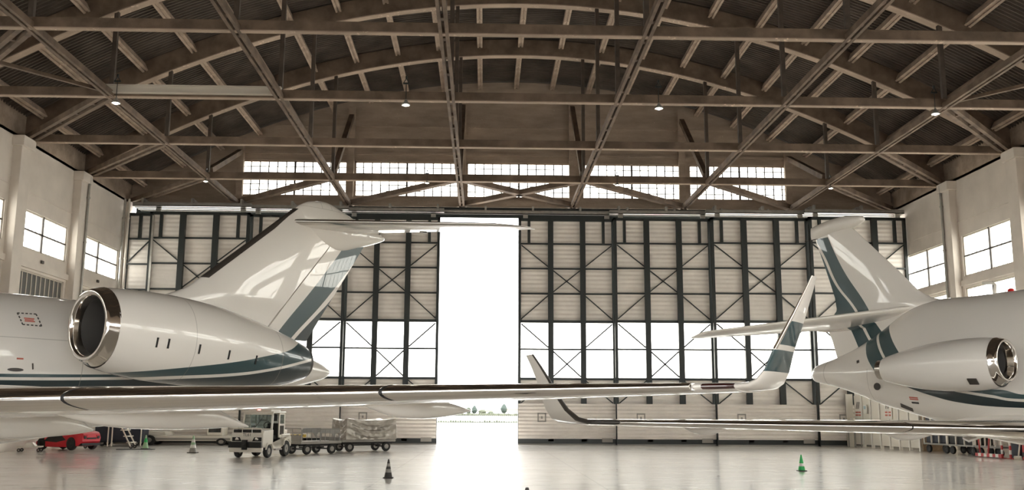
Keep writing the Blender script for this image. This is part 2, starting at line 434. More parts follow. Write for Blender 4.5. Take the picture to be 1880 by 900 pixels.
# lengthwise beams at tie-beam level
NM = ['outermost toward the wall beside the large jet', 'second from the wall beside the large jet', 'just on the large jet side of the door opening', 'just on the smaller jet side of the door opening', 'second from the wall beside the smaller jet', 'outermost toward the wall beside the smaller jet']
for x, nm in zip(BX, NM):
    m = MB(); y0 = 14.
    for s in (-1, 1): m.box((x+s*.11-.06, y0, ZW-.06), (x+s*.11+.06, YB-.2, ZW+.18))
    yy = y0 + .5
    while yy < YB - .5: m.box((x-.15, yy, ZW), (x+.15, yy+.25, ZW+.14)); yy += 1.8
    tag(m.build('lengthwise_beam', M['concrete_dark']), 'double roof beam running toward the gable, ' + nm, 'roof beam', 'lengthwise roof beams')
# horizontal bracing
def brace(a, b, lab, w=.24, h=.26, name='roof_brace', m=None):
    d = MB()
    if w > .5:
        A, B = Vector(a), Vector(b); sd = (B-A).cross(Vector((0,0,1))).normalized()*(w/2-.09)
        for q in (-1, 1): d.bar(A+sd*q, B+sd*q, .18, h)
        for k in (1, 2, 3, 4): d.bar(A+(B-A)*k/5-sd, A+(B-A)*k/5+sd, .2, h*.5)
    else: d.bar(a, b, w, h)
    tag(d.build(name, m or M['concrete_dark']), lab, 'roof brace', 'roof braces')
T4 = TY[3] + .13; zb = ZW + .16
P_ = lambda x, y: (x, y, zb)
for a, b, nm in ((-15.65, -8.65, 'across the window farthest toward the large jet'), (-8.65, -1.5, 'across the second gable window, above the T-tail')):
    brace(P_(a, YB-.3), P_(b, T4), 'sloping flat roof brace in the last bay, ' + nm, .4, .3)
brace(P_(-1.5, T4), P_(5.55, YB-.3), 'crossing brace at the middle gable window, far end toward the large jet', .4, .3)
brace(P_(5.55, T4), P_(-1.5, YB-.3), 'crossing brace at the middle gable window, far end toward the smaller jet', .4, .3)
for a, b, nm in ((5.55, 12.65, 'across the fourth gable window'), (12.65, 19.55, 'across the last gable window')):
    brace(P_(a, T4), P_(b, YB-.3), 'sloping flat roof brace in the last bay, ' + nm, .4, .3)
YY = TY + [YB-.3]
NB = ['fourth bay from the gable', 'third bay from the gable', 'second bay from the gable', 'last bay']
for s, wx, nx, nm in ((-1, XL+.3, BX[0], 'large jet side'), (1, XR-.3, BX[-1], 'smaller jet side')):
    for i in range(4):
        for off in (0,):
            brace(P_(wx, YY[i+1]), P_(nx, YY[i]+.13), 'slanting edge brace from wall head, %s, %s' % (NB[i], nm), .55, .26)
    brace(P_(wx, YY[0]), P_(nx, YY[1]), 'thin counter brace in the front bay, %s' % nm, .14, .14)
# braces standing against the gable
for x, nm in zip(BX, ['beside the end of the window row near the large jet', 'in front of the column above the T-tail', 'at the column on the large jet side of the middle window', 'at the column on the smaller jet side of the middle window', 'at the column between the last two gable windows', 'beside the end of the window row near the smaller jet']):
    zt = min(arch(x) - .3, 21.4)
    brace((x, T4+.45, ZW+.6), (x, YB-(.40 if x in (BX[0], BX[-1]) else .43), zt), 'steep gable brace ' + nm, .3, .3, 'gable_brace')
# monorail beam lying on the third truss from the gable
m = MB(); yy = TY[1] - .15
m.box((BX[0]-.2, yy-.12, ZW+.38), (BX[1]+.1, yy+.12, ZW+.42)).box((BX[0]-.2, yy-.02, ZW+.1), (BX[1]+.1, yy+.02, ZW+.4)).box((BX[0]-.2, yy-.12, ZW+.08), (BX[1]+.1, yy+.12, ZW+.12))
tag(m.build('steel_rail', M['white_frame']), 'pale steel I-beam rail fixed along a tie beam above the large jet', 'rail')
tag(MB().tube([(BX[1]-2.2, TY[1]+.6, 15.35), (BX[1]+.2, TY[1]+1.4, 15.55)], .05, 8).build('strip_lamp', M['lamp_on'], smooth=True), 'thin white strip lamp beside the pale steel rail in the roof', 'lamp')  # glowing tube floats free, nothing holds it up

# pendant lamps
def pendant():
    r = empty('pendant_lamp')
    MB().tube([(0,0,.16), (0,0,.9)], .025, 8).build('rod', M['steel_dark'], r, True)
    MB().lathe([(.05,.2),(.09,.16),(.13,.1),(.28,.0),(.30,-.06),(.27,-.06),(.12,.06),(.02,.1)], 20).build('lamp_shade', M['steel_mid'], r, True)
    MB().lathe([(.02,.05),(.16,.0),(.17,-.05),(.10,-.09),(.02,-.1)], 16).build('bulb', M['lamp_on'], r, True)
    MB().box((-.22,-.05,.86), (.22,.05,.92)).bar((-.2,0,.9), (.05,0,1.15), .04, .04).bar((.2,0,.9), (-.05,0,1.15), .04, .04).box((-.06,-.06,1.08), (.06,.06,1.2)).build('bracket', M['steel_dark'], r)
    return r
LAMPS = [(-15.25,39.0,14.42,'lit pendant lamp under the end of the pale steel rail'), (-3.35,39.0,14.5,'lit pendant lamp hanging over the T-tail, in front of the arched ribs'), (7.2,39.0,14.5,'lit pendant lamp on the third tie beam, smaller jet side of the middle'), (18.9,39.0,14.42,'lit pendant lamp hanging highest toward the smaller jet wall'),
    (-15.6,53.4,14.55,'small lamp on the tie beam by the gable, beside the first window'), (-3.3,53.4,14.6,'small lamp with bracket seen against the second gable window'), (7.4,53.4,14.6,'small lamp with bracket seen against the fourth gable window'), (19.55,53.4,14.55,'small lamp on the tie beam by the gable, beside the last window')]
for i, (x, y, z, lab) in enumerate(LAMPS):
    o = pr if i else pendant()
    if i: o = copy_tree(pr)
    else: pr = o
    o.scale = (.6, .6, 1) if i < 4 else (.5, .5, .6)
    o.location = (x, y, z); tag(o, lab, 'lamp', 'pendant roof lamps')

# ------------------------------------------------------------------ sliding doors of the gable
def leaf(n, x0, x1, Y, partial=False):
    w = x1 - x0; zt = 14.02
    def X(f): return x0 + w*f
    fr = MB()
    fr.box((x0, Y-.16, .0), (x0+.17, Y+.1, zt)).box((x1-.17, Y-.16, .0), (x1, Y+.1, zt)).box((x0, Y-.16, zt-.16), (x1, Y+.1, zt)).box((x0, Y-.14, 7.42), (x1, Y+.1, 7.58)).box((x0, Y-.14, 3.9), (x1, Y+.1, 4.04))
    fr.box((x0, Y-.3, .0), (x1, Y+.1, .36))
    d = struct(fr.build('door_%d' % n, M['steel_dark']))
    posts = [] if partial else [x0 + w/3, x0 + 2*w/3]
    for p in posts: MB().box((p-.15, Y-.28, .2), (p+.15, Y+.06, zt-.1)).box((p-.17, Y-.3, .2), (p+.17, Y-.26, zt-.1)).build('post', M['steel_dark'], d)
    studs = [x0 + w*.11 if not partial else x0+w*.5] + ([] if partial else [x1 - w*.115])
    for p in studs: MB().box((p-.085, Y-.16, 12.4), (p+.085, Y+.02, zt-.1)).build('stud', M['steel_dark'], d)
    for z in (12.4, 10.82, 9.24, 5.78): MB().box((x0+.1, Y-.12, z-.05), (x1-.1, Y, z+.05)).build('rail', M['steel_dark'], d)
    def br(a, b): MB().bar((a[0], Y-.06, a[1]), (b[0], Y-.06, b[1]), .085 if 4 < a[1] < 7.5 else .065, .06, up=(0,1,0)).build('brace', M['steel_dark'], d)
    e0, e1 = x0+.2, x1-.2
    if not partial:
        p, q = posts[0], posts[1]
        br((e0,12.3),(p-.15,10.95)); br((e1,12.3),(q+.15,10.95))
        br((p+.15,10.72),(q-.15,9.34)); br((p+.15,9.34),(q-.15,10.72))
        br((e0,7.66),(p-.15,9.12)); br((e1,7.66),(q+.15,9.12))
        br((e0,7.35),(p-.15,5.9)); br((e1,7.35),(q+.15,5.9))
        br((p+.15,5.66),(q-.15,4.1)); br((p+.15,4.1),(q-.15,5.66))
        br((e0,2.5),(p-.15,3.85)); br((e1,2.5),(q+.15,3.85))
    else:
        br((e0,10.95),(e1,12.3)); br((e0,9.12),(e1,7.66))
    MB().box((x0+.1, Y+.02, 7.5), (x1-.1, Y+.1, zt-.05)).build('panel', M['panel'], d)
    MB().box((x0+.1, Y+.02, .3), (x1-.1, Y+.1, 3.95)).build('panel', M['panel'], d)
    MB().box((x0+.03, Y-.36, .36), (x1-.03, Y-.31, 2.46)).build('skirt_panel', M['panel_low'], d)
    MB().box((x0+.1, Y+.04, 4.0), (x1-.1, Y+.055, 7.46)).build('pane', M['pane'], d)
    if not partial:
        h = MB(); hx = x0 + w*.24
        h.box((hx-.26, Y-.38, 1.36), (hx+.26, Y-.355, 1.44)).box((hx-.26, Y-.38, 1.82), (hx+.26, Y-.355, 1.9)).box((hx-.26, Y-.38, 1.36), (hx-.19, Y-.355, 1.9)).box((hx+.19, Y-.38, 1.36), (hx+.26, Y-.355, 1.9)).box((hx-.05, Y-.4, 1.55), (hx+.05, Y-.355, 1.7))
        h.build('recessed_handle', M['grey_paint'], d)
        MB().box((x1-.95, Y-.42, .16), (x1-.3, Y-.3, .40)).build('wheel_cover', M['grey_paint'], d)
        MB().box((x0+.3, Y-.1, zt), (x0+.6, Y+.05, zt+.25)).box((x1-.6, Y-.1, zt), (x1-.3, Y+.05, zt+.25)).build('hanger_bracket', M['steel_grey'], d)
    MB().box((x0, Y-.42, .0), (x1, Y-.3, .07)).build('bottom_seal', M['steel_mid'], d)
YL = [60.5, 60.05, 59.6, 59.15]
for i, (a, b) in enumerate([(2.08, 8.14), (8.05, 14.16), (14.07, 20.2), (20.12, 26.2)]): leaf(i+1, a, b, YL[i])
for i, (a, b) in enumerate([(-8.72, -2.84), (-14.62, -8.64), (-20.62, -14.54)]): leaf(i+5, a, b, YL[i])
leaf(8, -22.2, -20.54, 60.05, True)
RL = ['lowest and farthest back, above the open doorway', 'second of the four door rails above the doorway', 'third of the four door rails above the doorway', 'foremost of the door rails']
for i, (Y, lab) in enumerate(zip(YL, RL)):
    segs = [(XL+.85, XR-.1)] if i == 0 else [(XL+.85, [-2.6,-8.5,-14.4][i-1]), ([7.8, 13.8, 19.9][i-1], XR-.1)]
    zz = 14.28
    for a, b in segs:
        m = MB(); m.box((a, Y-.14, zz), (b, Y+.14, zz+.05)).box((a, Y-.14, zz), (b, Y-.10, zz+.22)).box((a, Y+.10, zz), (b, Y+.14, zz+.22)).box((a, Y-.14, zz+.2), (b, Y+.14, zz+.24))
        k = a + .6
        while k < b: m.box((k-.06, Y-.17, zz+.1), (k+.06, Y+.17, ZW-.02)); k += 3.0
        tag(m.build('door_rail', M['steel_grey']), 'galvanised sliding door track, ' + lab + ('' if i == 0 else ', large jet end' if a < -5 else ', smaller jet end'), 'door rail', 'sliding door tracks')
tag(MB().box((XL+.5, 60.68, 14.08), (XR-.5, 60.74, 14.3)).box((XL+.5, 60.68, 14.3), (XR-.5, 60.74, 14.76)).build('rail_cover_plate', M['steel_dark']), 'dark steel cover plate behind the sliding door tracks under the gable', 'cover plate')
MB().box((-20.42, 59.22, 8.9), (-20.30, 59.31, 13.75)).build('edge_strip', M['steel_grey'], bpy.data.objects['door_7'])

# ------------------------------------------------------------------ aircraft
def surf(m, secs, c0=0., c1=1., n=12, mi=0, grow=0., up=1.08, lo=.92, cap=True):
    """lifting surface: secs = [(LE, TE, thickness ratio, thickness axis)]"""
    cs = [c0 + (c1-c0)*.5*(1-math.cos(PI*i/n)) if c0 < .02 else c0 + (c1-c0)*i/n for i in range(n+1)]
    yt = lambda c, t: 5*t*(.2969*math.sqrt(max(c,0)) - .126*c - .3516*c*c + .2843*c**3 - .1036*c**4)
    rings = []
    for le, te, t, ax in secs:
        le, te, ax = Vector(le), Vector(te), Vector(ax).normalized(); ch = te - le; L = ch.length
        g = grow
        u = [le + ch*c + ax*(yt(c, t)*L*up + g) - (ch/L)*(g*1.2 if c < .01 else 0) for c in reversed(cs)]
        d = [le + ch*c - ax*(yt(c, t)*L*lo + g) - (ch/L)*(g*1.2 if c < .01 else 0) for c in (cs[1:] if c0 < .001 else cs)]
        rings.append(u + d)
    return m.loft(rings, cap, cap, mi)
def interp(tab, x):
    tab = sorted(tab)
    if x <= tab[0][0]: return tab[0][1:]
    for a, b in zip(tab, tab[1:]):
        if x <= b[0]:
            f = (x-a[0])/(b[0]-a[0]); return tuple(p + (q-p)*f for p, q in zip(a[1:], b[1:]))
    return tab[-1][1:]
def smooth_tab(tab, k=6):
    """Catmull-Rom resampling of a table of stations"""
    tab = sorted(tab); out = []
    for i in range(len(tab)-1):
        p0 = tab[max(i-1,0)]; p1 = tab[i]; p2 = tab[i+1]; p3 = tab[min(i+2,len(tab)-1)]
        for j in range(k):
            t = j/k
            out.append(tuple(.5*((2*b)+(-a+c)*t+(2*a-5*b+4*c-d)*t*t+(-a+3*b-3*c+d)*t**3) for a,b,c,d in zip(p0,p1,p2,p3)))
    return out + [tab[-1]]
def body(m, tab, n=40, pu=2.0, pl=2.0, yc=0, k=6, mi=0, frac=.5):
    """stations (x, ztop, zbot, half width[, zmid]) lofted along x"""
    rings = []
    for s in smooth_tab(tab, k):
        x, zt, zb_, ry = s[:4]; zm = s[4] if len(s) > 4 else zb_ + (zt-zb_)*frac; ry = max(ry, .004)
        ring = []
        for i in range(n):
            a = 2*PI*i/n; ca, sa = math.cos(a), math.sin(a)
            p = pu if sa > 0 else pl
            yy = math.copysign(abs(ca)**(2/p), ca)*ry; zz = math.copysign(abs(sa)**(2/p), sa)
            ring.append((x, yc+yy, zm + zz*((zt-zm) if zz > 0 else (zm-zb_))))
        rings.append(ring)
    return m.loft(rings, True, True, mi)
def tube_body(m, tab, yc, n=40, k=6, mi=0, toe=0., cap=(False, False)):
    """stations (x, zc, r)"""
    rings = []
    for x, zc, r in smooth_tab(tab, k) if k else tab:
        rings.append([(x, yc + toe*(x-tab[0][0]) + r*math.cos(2*PI*i/n), zc + r*math.sin(2*PI*i/n)) for i in range(n)])
    return m.loft(rings, cap[0], cap[1], mi)

def nacelle(plane, yc, tab, lip, pm, side, exh, slots=(), small=False):
    """tab front to back; lip = (x_front, zc, r_highlight, x_back)"""
    xf, zc, rh, xb = lip
    m = MB(); tube_body(m, [s for s in tab], yc); nac = m.build('engine_nacelle', pm, plane, True, 60)
    rb = max(tab)[2]
    m = MB(); prof = []
    for i in range(9):                                   # rounded polished lip, outside to inside
        a = PI*i/8; rm = rh; dr = .075 if not small else .05
        prof.append((xf - .10 + .10*math.sin(a), zc, rm + dr*math.cos(a)))
    outer = [(xb, zc - .02, rb), ((xb+xf-.1)/2, zc - .01, rb*.45 + (rh+dr)*.55 + .012)]
    inner = [(xf-.16, zc, rh-dr-.02), (xf-.22, zc, rh-dr-.03)]
    tube_body(m, outer + prof + inner, yc, 48, k=0); m.build('intake_lip', M['chrome'], nac, True, 60)
    m = MB(); ri = rh-dr-.05
    tube_body(m, [(xf-.22, zc, rh-dr-.03), (xf-.5, zc, ri), (xf-1.2, zc, ri*.97)], yc, 40, k=0); m.build('intake_duct', M['duct'], nac, True)
    f = MB(); nb = 24
    for i in range(nb):
        a = 2*PI*i/nb; c, s = math.cos(a), math.sin(a); c2, s2 = math.cos(a+.2), math.sin(a+.2)
        f.add([(xf-.95, yc+ri*.3*c, zc+ri*.3*s), (xf-1.08, yc+ri*.3*c2, zc+ri*.3*s2), (xf-1.12, yc+ri*.96*c2, zc+ri*.96*s2), (xf-.9, yc+ri*.96*c, zc+ri*.96*s)], [(0,1,2,3)])
    tube_body(f, [(xf-1.13, zc, ri*.97), (xf-1.14, zc, .01)], yc, 40, k=0)
    tube_body(f, [(xf-.62, zc, .01), (xf-.68, zc, ri*.12), (xf-.85, zc, ri*.25), (xf-1.0, zc, ri*.31)], yc, 24, k=0)
    f.build('fan', M['black'], nac, True, 40)
    m = MB(); xe, ze, re = exh
    tube_body(m, [(xe+.9, ze, re*1.02), (xe, ze, re), (xe+.02, ze, re*.9), (xe+.8, ze, re*.8)], yc, 32, k=0); m.build('exhaust_nozzle', M['duct'] if not small else M['chrome_soft'], nac, True, 50)
    m = MB(); tube_body(m, [(xe+.75, ze, re*.82), (xe+.76, ze, .01)], yc, 24, k=0); m.build('exhaust_core', M['black'], nac)
    return nac

def gear(plane, name, x, y, ztop, r, wy=.22, n=2):
    m = MB(); m.tube([(x, y, ztop), (x, y, r)], .09, 12).tube([(x, y-wy, r), (x, y+wy, r)], .06, 10).bar((x, y, r+.4), (x+.7, y, ztop), .07, .07)
    g = m.build(name, M['white_paint'], plane, True)
    for s in ((-1, 1) if n == 2 else (0,)):
        yy = y + s*wy
        MB().lathe([(.0, yy-.08), (r*.55, yy-.09), (r*.6, yy-.12), (r*.93, yy-.11), (r, yy-.05), (r, yy+.05), (r*.93, yy+.11), (r*.6, yy+.12), (r*.55, yy+.09), (0, yy+.08)], 28, 'y', (x, 0, r)).build('wheel', M['rubber'], g, True)

# ---- large T-tail jet; local x forward, y port, z up
aL = math.radians(38)
LJ = empty('business_jet', (-4.93, 27.4, 0), -PI/2 - aL, label='large cream T-tail business jet with teal stripes, its long wing crossing the picture', cat='airplane')
def stripe_l(pts_t, pts_c, cw, dark_bottom=None):
    def fn(n, x, y, z):
        zt = n.curve(x, pts_t); zc = n.curve(x, pts_c)
        zc2 = n.math('SUBTRACT', zc, cw)
        on = n.mul(n.gt(zt, z), n.gt(x, -.3))
        c = n.mix(on, CREAM, TEAL)
        c = n.mix(n.gt(zc, z), c, CREAM)
        dk = n.gt(zc2, z)
        if dark_bottom is not None: dk = n.mul(dk, n.gt(z, n.curve(x, dark_bottom)))
        return n.mix(n.mul(dk, n.gt(x, 1.5)), c, DARK)
    return fn
nac_fn0 = stripe_l([(7.9,2.60),(7.2,2.64),(6.33,2.74),(4.83,2.95),(4.24,3.07),(3.36,3.26),(2.9,3.44),(2.3,3.68)], [(7.9,2.52),(7.2,2.53),(6.32,2.585),(4.81,2.70),(3.91,2.83),(2.74,3.07),(2.0,3.22)], .065)
def nac_fn(n, x, y, z):
    return lines(n, nac_fn0(n, x, y, z), [n.near(x, 6.05, .008), n.mul(n.near(x, 3.55, .012), n.gt(z, 2.0))])
def fus_fn(n, x, y, z):
    c = stripe_l([(6.0,2.68),(6.65,2.64),(8.97,2.575),(12,2.52),(22,2.5)], [(6.0,2.62),(6.65,2.585),(8.97,2.51),(12,2.46),(22,2.44)], .06, [(3,2.0),(5,2.1),(6.65,2.26),(8.97,2.36),(12,2.36),(22,2.36)])(n, x, y, z)
    return lines(n, n.mix(n.gt(3.2, x), c, CREAM), [n.mul(n.near(x, 7.35, .01), n.gt(3.3, z)), n.mul(n.near(z, 3.3, .008), n.gt(x, 7.35))])
def fin_fn(n, x, y, z):
    t = n.curve(z, [(3.6,1.45),(4.1,1.03),(5.05,.16),(5.94,-.62),(6.42,-1.02),(6.8,-1.3)])
    cL = n.curve(z, [(3.6,.86),(3.92,.57),(4.7,-.27),(5.2,-.76),(5.93,-1.42),(6.8,-2.2)])
    cR = n.curve(z, [(3.6,.72),(3.9,.43),(4.55,-.28),(4.96,-.73),(5.93,-1.55),(6.8,-2.3)])
    c = n.mix(n.gt(t, x), CREAM, TEAL); c = n.mix(n.gt(cL, x), c, CREAM); return n.mix(n.gt(cR, x), c, DARK)
M['paint'] = paint('cream_aircraft_paint')
M['paint_nac'] = paint('striped_nacelle_paint', nac_fn); M['paint_fus'] = paint('striped_fuselage_paint', fus_fn); M['paint_fin'] = paint('striped_fin_paint', fin_fn)
m = MB()
FL = [(-.91,3.01,2.99,.01),(-.75,3.09,2.86,.12),(-.5,3.2,2.75,.22),(.03,3.37,2.62,.36),(.8,3.62,2.43,.55),(1.8,3.86,2.18,.76),(3.2,4.06,1.86,1.0),(4.8,4.2,1.62,1.2),(6.4,4.29,1.5,1.32),(8.5,4.31,1.46,1.36),(20,4.31,1.46,1.36),(21.6,4.2,1.52,1.28),(23,3.7,1.72,.98),(24,3.15,2.02,.6),(24.5,2.78,2.32,.25),(24.6,2.6,2.5,.02)]
body(m, FL, 48); fus = m.build('fuselage', M['paint_fus'], LJ, True, 60)
# wing-body fairing under the fuselage
m = MB(); body(m, [(6.6,2.0,1.5,.2),(7.6,2.0,1.28,1.0),(9.5,2.1,1.12,1.5),(12,2.2,1.08,1.62),(15,2.2,1.12,1.5),(16.8,2.0,1.3,1.0),(17.6,1.9,1.6,.2)], 32, 2.5, 2.6); m.build('belly_fairing', M['paint'], LJ, True, 60)
# small cabin windows and markings
for k in range(7):
    x = 12.6 + 1.15*k; MB().lathe([(0, 0), (.16, 0), (.19, .02), (0, .02)], 20, 'y', (x, 1.335, 3.25)).build('cabin_window', M['dark_glass'], fus)
# fin and rudder
FLE = [(3.5,5.6),(4.3,5.5),(4.55,4.95),(4.74,4.40),(4.89,4.05),(5.03,3.84),(5.26,3.56),(7.57,.59)]
FTE = [(3.5,.27),(3.81,.05),(4.14,-.19),(4.91,-.73),(5.93,-1.48),(6.78,-2.08),(7.57,-2.6)]
HNG = [(3.5,1.98),(4.36,1.27),(5.4,.41),(6.45,-.51),(7.57,-1.35)]
def fin_secs(f, zs, le=FLE, te=FTE, t=.10, tt=None):
    out = []
    for z in zs:
        l = interp(le, z)[0]; e = interp(te, z)[0]; th = .34/(l-e) if z < 4.7 else max(.34/4.4 - 0*z, .085)
        out.append(((l, 0, z), (e, 0, z), min(th, .11), (0, 1, 0)))
    return out
zs = [3.5,3.81,4.14,4.36,4.55,4.74,4.89,5.03,5.26,5.9,6.45,6.78,7.2,7.5]
def hfrac(z): l = interp(FLE, z)[0]; e = interp(FTE, z)[0]; return (l - interp(HNG, z)[0])/(l-e)
def fin_part(zs, a, b, n, grow=0):
    """part of the fin between chord fractions a(z) and b(z)"""
    rings = []
    yt = lambda c, t: 5*t*(.2969*math.sqrt(max(c,0)) - .126*c - .3516*c*c + .2843*c**3 - .1036*c**4)
    for (le, te, t, ax), z in zip(fin_secs(None, zs), zs):
        A, B = a(z), b(z); L = le[0]-te[0]
        cs = [A + (B-A)*(i/n)**(1.7 if A < .01 else 1) for i in range(n+1)]
        u = [(le[0]-L*c + (grow if c < .001 else 0), yt(c, t)*L + grow, z) for c in reversed(cs)]; d = [(le[0]-L*c + (grow if c < .001 else 0), -yt(c, t)*L - grow, z) for c in (cs[1:] if A < .001 else cs)]
        rings.append(u+d)
    return MB().loft(rings)
fin_part(zs, lambda z: 0, lambda z: hfrac(z)-.006, 14).build('vertical_fin', M['paint_fin'], LJ, True, 50)
zr = [3.81,4.14,4.55,5.26,5.9,6.45,6.78]
rud = fin_part(zr, lambda z: hfrac(z)+.004, lambda z: 1., 6).build('rudder', M['paint_fin'], LJ, True, 50)
fin_part([5.2,5.26,5.9,6.45,6.78,7.2,7.48], lambda z: 0, lambda z: (.19 if z < 7 else .12)/(interp(FLE, z)[0]-interp(FTE, z)[0]), 5, .006).build('leading_edge_strip', M['boot'], LJ, True, 60)
m = MB(); body(m, [(.64,7.5,7.42,.03),(.45,7.64,7.05,.12),(.1,7.79,6.72,.20),(-.48,7.85,6.52,.27),(-1.05,7.70,6.48,.30),(-1.75,7.47,6.68,.28),(-2.3,7.35,6.84,.22),(-2.75,7.23,7.0,.12),(-2.93,7.16,7.08,.02)], 36, 2.0, 1.8, frac=.5); m.build('tail_bullet_fairing', paint('fairing_paint', lambda n, x, y, z: lines(n, n.mix(0, CREAM, CREAM), [n.mul(n.gt(z, 7.6), n.math('MAXIMUM', n.near(x, -.2, .008), n.math('MAXIMUM', n.near(x, -.55, .008), n.near(x, -.85, .008)))), n.mul(n.near(z, 7.6, .006), n.gt(x, -1.2))])), LJ, True, 60)
# horizontal stabilisers
for s in (1, -1):
    secs = []
    for y, xl, c, z in ((.0,.85,2.3,7.10),(.3,.62,2.2,7.10),(2.5,-.93,1.55,7.06),(4.6,-2.42,1.0,7.02),(5.0,-2.85,.65,7.01),(5.25,-3.3,.28,7.0)):
        secs.append(((xl, s*y, z), (xl-c, s*y, z-.03), .10 if y < 4.8 else .06, (0,0,1)))
    m = MB(); surf(m, secs, .05, 1, 10); st = m.build('horizontal_stabilizer', M['paint'], LJ, True, 50)
    m = MB(); surf(m, secs, 0, .10, 6, grow=.003); m.build('leading_edge', M['chrome_soft'], st, True, 50)
    for yy in (2.2, 4.5): MB().box((-.93-1.6-(yy-2.5)*.45, s*yy-.03, 7.0), (-.93-1.35-(yy-2.5)*.45, s*yy+.03, 7.06)).build('static_wick', M['boot'], st)
# wings
def left_wing(y):
    xl = 14.97 - .695*y; z = 1.885 + .0265*y
    c = 3.75 - (y-5.5)*.285 if y > 4.5 else 4.035 + (4.5-y)*.55
    return xl, z, c
WY = [0, 1.3, 2.5, 4.5, 6.37, 8.5, 10.35, 12.5, 14.2, 14.7]
for s in (1, -1):
    secs = []
    for y in WY:
        xl, z, c = left_wing(y); secs.append(((xl, s*y, z), (xl-c, s*y, z-.05 - .015*c), .118 if y > 3 else .11, (0,0,1)))
    m = MB(); surf(m, secs, .07, 1, 12); w = m.build('wing', M['paint'], LJ, True, 50)
    ys = [2.2, 6.36, 6.38, 10.34, 10.36, 14.3]
    for a, b in ((2.2, 6.345), (6.395, 10.325), (10.375, 14.15)):
        q = []
        for k in range(5):
            y = a + (b-a)*k/4; xl, z, c = left_wing(y); q.append(((xl, s*y, z), (xl-c, s*y, z-.05-.015*c), .118 if y > 3 else .11, (0,0,1)))
        m = MB(); surf(m, q, 0, .13, 8, grow=.004); m.build('leading_edge_slat', M['chrome'], w, True, 60)
        if b < 14:
            q = []
            for y in (b, b+.05): xl, z, c = left_wing(y); q.append(((xl, s*y, z), (xl-c, s*y, z-.05-.015*c), .118, (0,0,1)))
            m = MB(); surf(m, q, 0, .13, 8, grow=.001); m.build('slat_gap', M['black'], w, True, 60)
    q = []
    for y in (14.2, 14.45, 14.7): xl, z, c = left_wing(y); q.append(((xl, s*y, z), (xl-c, s*y, z-.05-.015*c), .118, (0,0,1)))
    m = MB(); surf(m, q, 0, .12, 6); m.build('wing_tip', M['paint'], w, True, 60)
    q = []
    for y in (14.3, 14.4, 14.6, 14.7): xl, z, c = left_wing(y); q.append(((xl, s*y, z), (xl-c, s*y, z-.05-.015*c), .118*(1 if 14.35 < y < 14.65 else .9), (0,0,1)))
    m = MB(); surf(m, q, 0, .04, 6, grow=.006); m.build('wing_tip_light', M['lens_dark'], w, True, 60)
    # winglet
    ws = [(14.7,2.2745,4.753,1.13,0),(14.86,2.30,4.62,1.16,12),(14.97,2.37,4.53,1.10,35),(15.06,2.52,4.42,1.0,58),(15.15,2.85,4.25,.85,70),(15.33,3.40,3.88,.57,74),(15.47,3.85,3.60,.33,74),(15.525,4.02,3.50,.2,74)]
    q = [((x, s*y, z), (x-c, s*y, z-.05*(1-min(1,(z-2.27)/.3))), .10, (0, -s*math.sin(math.radians(t)), math.cos(math.radians(t)))) for y, z, x, c, t in ws]
    def wl_fn(n, x, y, z):
        c = n.mix(n.mul(n.gt(z, 2.50), n.gt(2.83, z)), CREAM, TEAL)
        return n.mix(n.mul(n.gt(z, 2.91), n.gt(3.28, z)), c, TEAL)
    if s == 1: M['paint_wl'] = paint('banded_winglet_paint', wl_fn)
    m = MB(); surf(m, q, 0, 1, 12); m.build('winglet', M['paint_wl'], w, True, 60)
    m = MB(); surf(m, q[4:], 0, .08, 4, grow=.004); m.build('winglet_edge', M['chrome'], w, True, 60)
    # flap track fairings
    for yc, tab in ((2.6, [(11.6,1.72,1.70,.02),(11,1.9,1.45,.25),(10,2.0,1.36,.32),(9,1.95,1.36,.3),(8.2,1.75,1.41,.2),(7.75,1.52,1.47,.03)]),
                    (5.5, [(10.3,1.90,1.86,.02),(9.9,1.98,1.74,.14),(9.2,2.02,1.60,.24),(8.2,2.02,1.545,.26),(7.3,1.97,1.55,.22),(6.8,1.80,1.57,.13),(6.32,1.60,1.57,.02)]),
                    (9.6, [(7.4,2.02,1.98,.02),(7.1,2.08,1.89,.10),(6.6,2.12,1.78,.16),(5.9,2.1,1.755,.17),(5.2,2.02,1.81,.11),(4.68,1.91,1.88,.02)])):
        m = MB(); body(m, tab, 20, 2, 2, yc=s*yc); m.build('flap_track_fairing', M['paint'], w, True, 60)
# engines on the rear fuselage
NL = [(7.74,3.51,.81),(7.3,3.47,.875),(6.7,3.42,.925),(6.0,3.37,.94),(5.2,3.30,.92),(4.5,3.23,.86),(3.7,3.14,.75),(3.0,3.08,.60),(2.6,3.06,.49),(2.42,3.05,.43)]
for s in (1, -1):
    nac = nacelle(LJ, s*2.45, NL, (7.98, 3.545, .67, 7.72), M['paint_nac'], s, (2.3, 3.05, .37))
    m = MB(); q = []
    for y, xl, c in ((.9,6.6,4.6),(1.9,6.4,4.2)): q.append(((xl, s*y, 3.55), (xl-c, s*y, 3.45), .10, (0,0,1)))
    surf(m, q); m.build('engine_pylon', M['paint'], LJ, True, 60)
    for x, zz in ((6.95,3.23),(6.70,3.22),(5.96,3.15),(5.19,3.07),(4.40,3.00)):
        zc, r = interp([(a,b,c) for a,b,c in NL], x); ph = math.asin(max(-1, min(1, (zz-zc)/r)))
        p = Vector((x, s*(2.45+r*math.cos(ph)), zc + r*math.sin(ph))); o = Vector((0, s*math.cos(ph), math.sin(ph))); t = Vector((0, -s*math.sin(ph), math.cos(ph)))
        MB().bar(p - t*.10, p + t*.10, .035, .03, up=o).build('vent_slot', M['black'], nac)
MB().bar((10.5, 2.35, 1.14), (9.55, 2.2, 1.08), .32, .04).build('gear_door', M['paint'], LJ, bevel=.01)
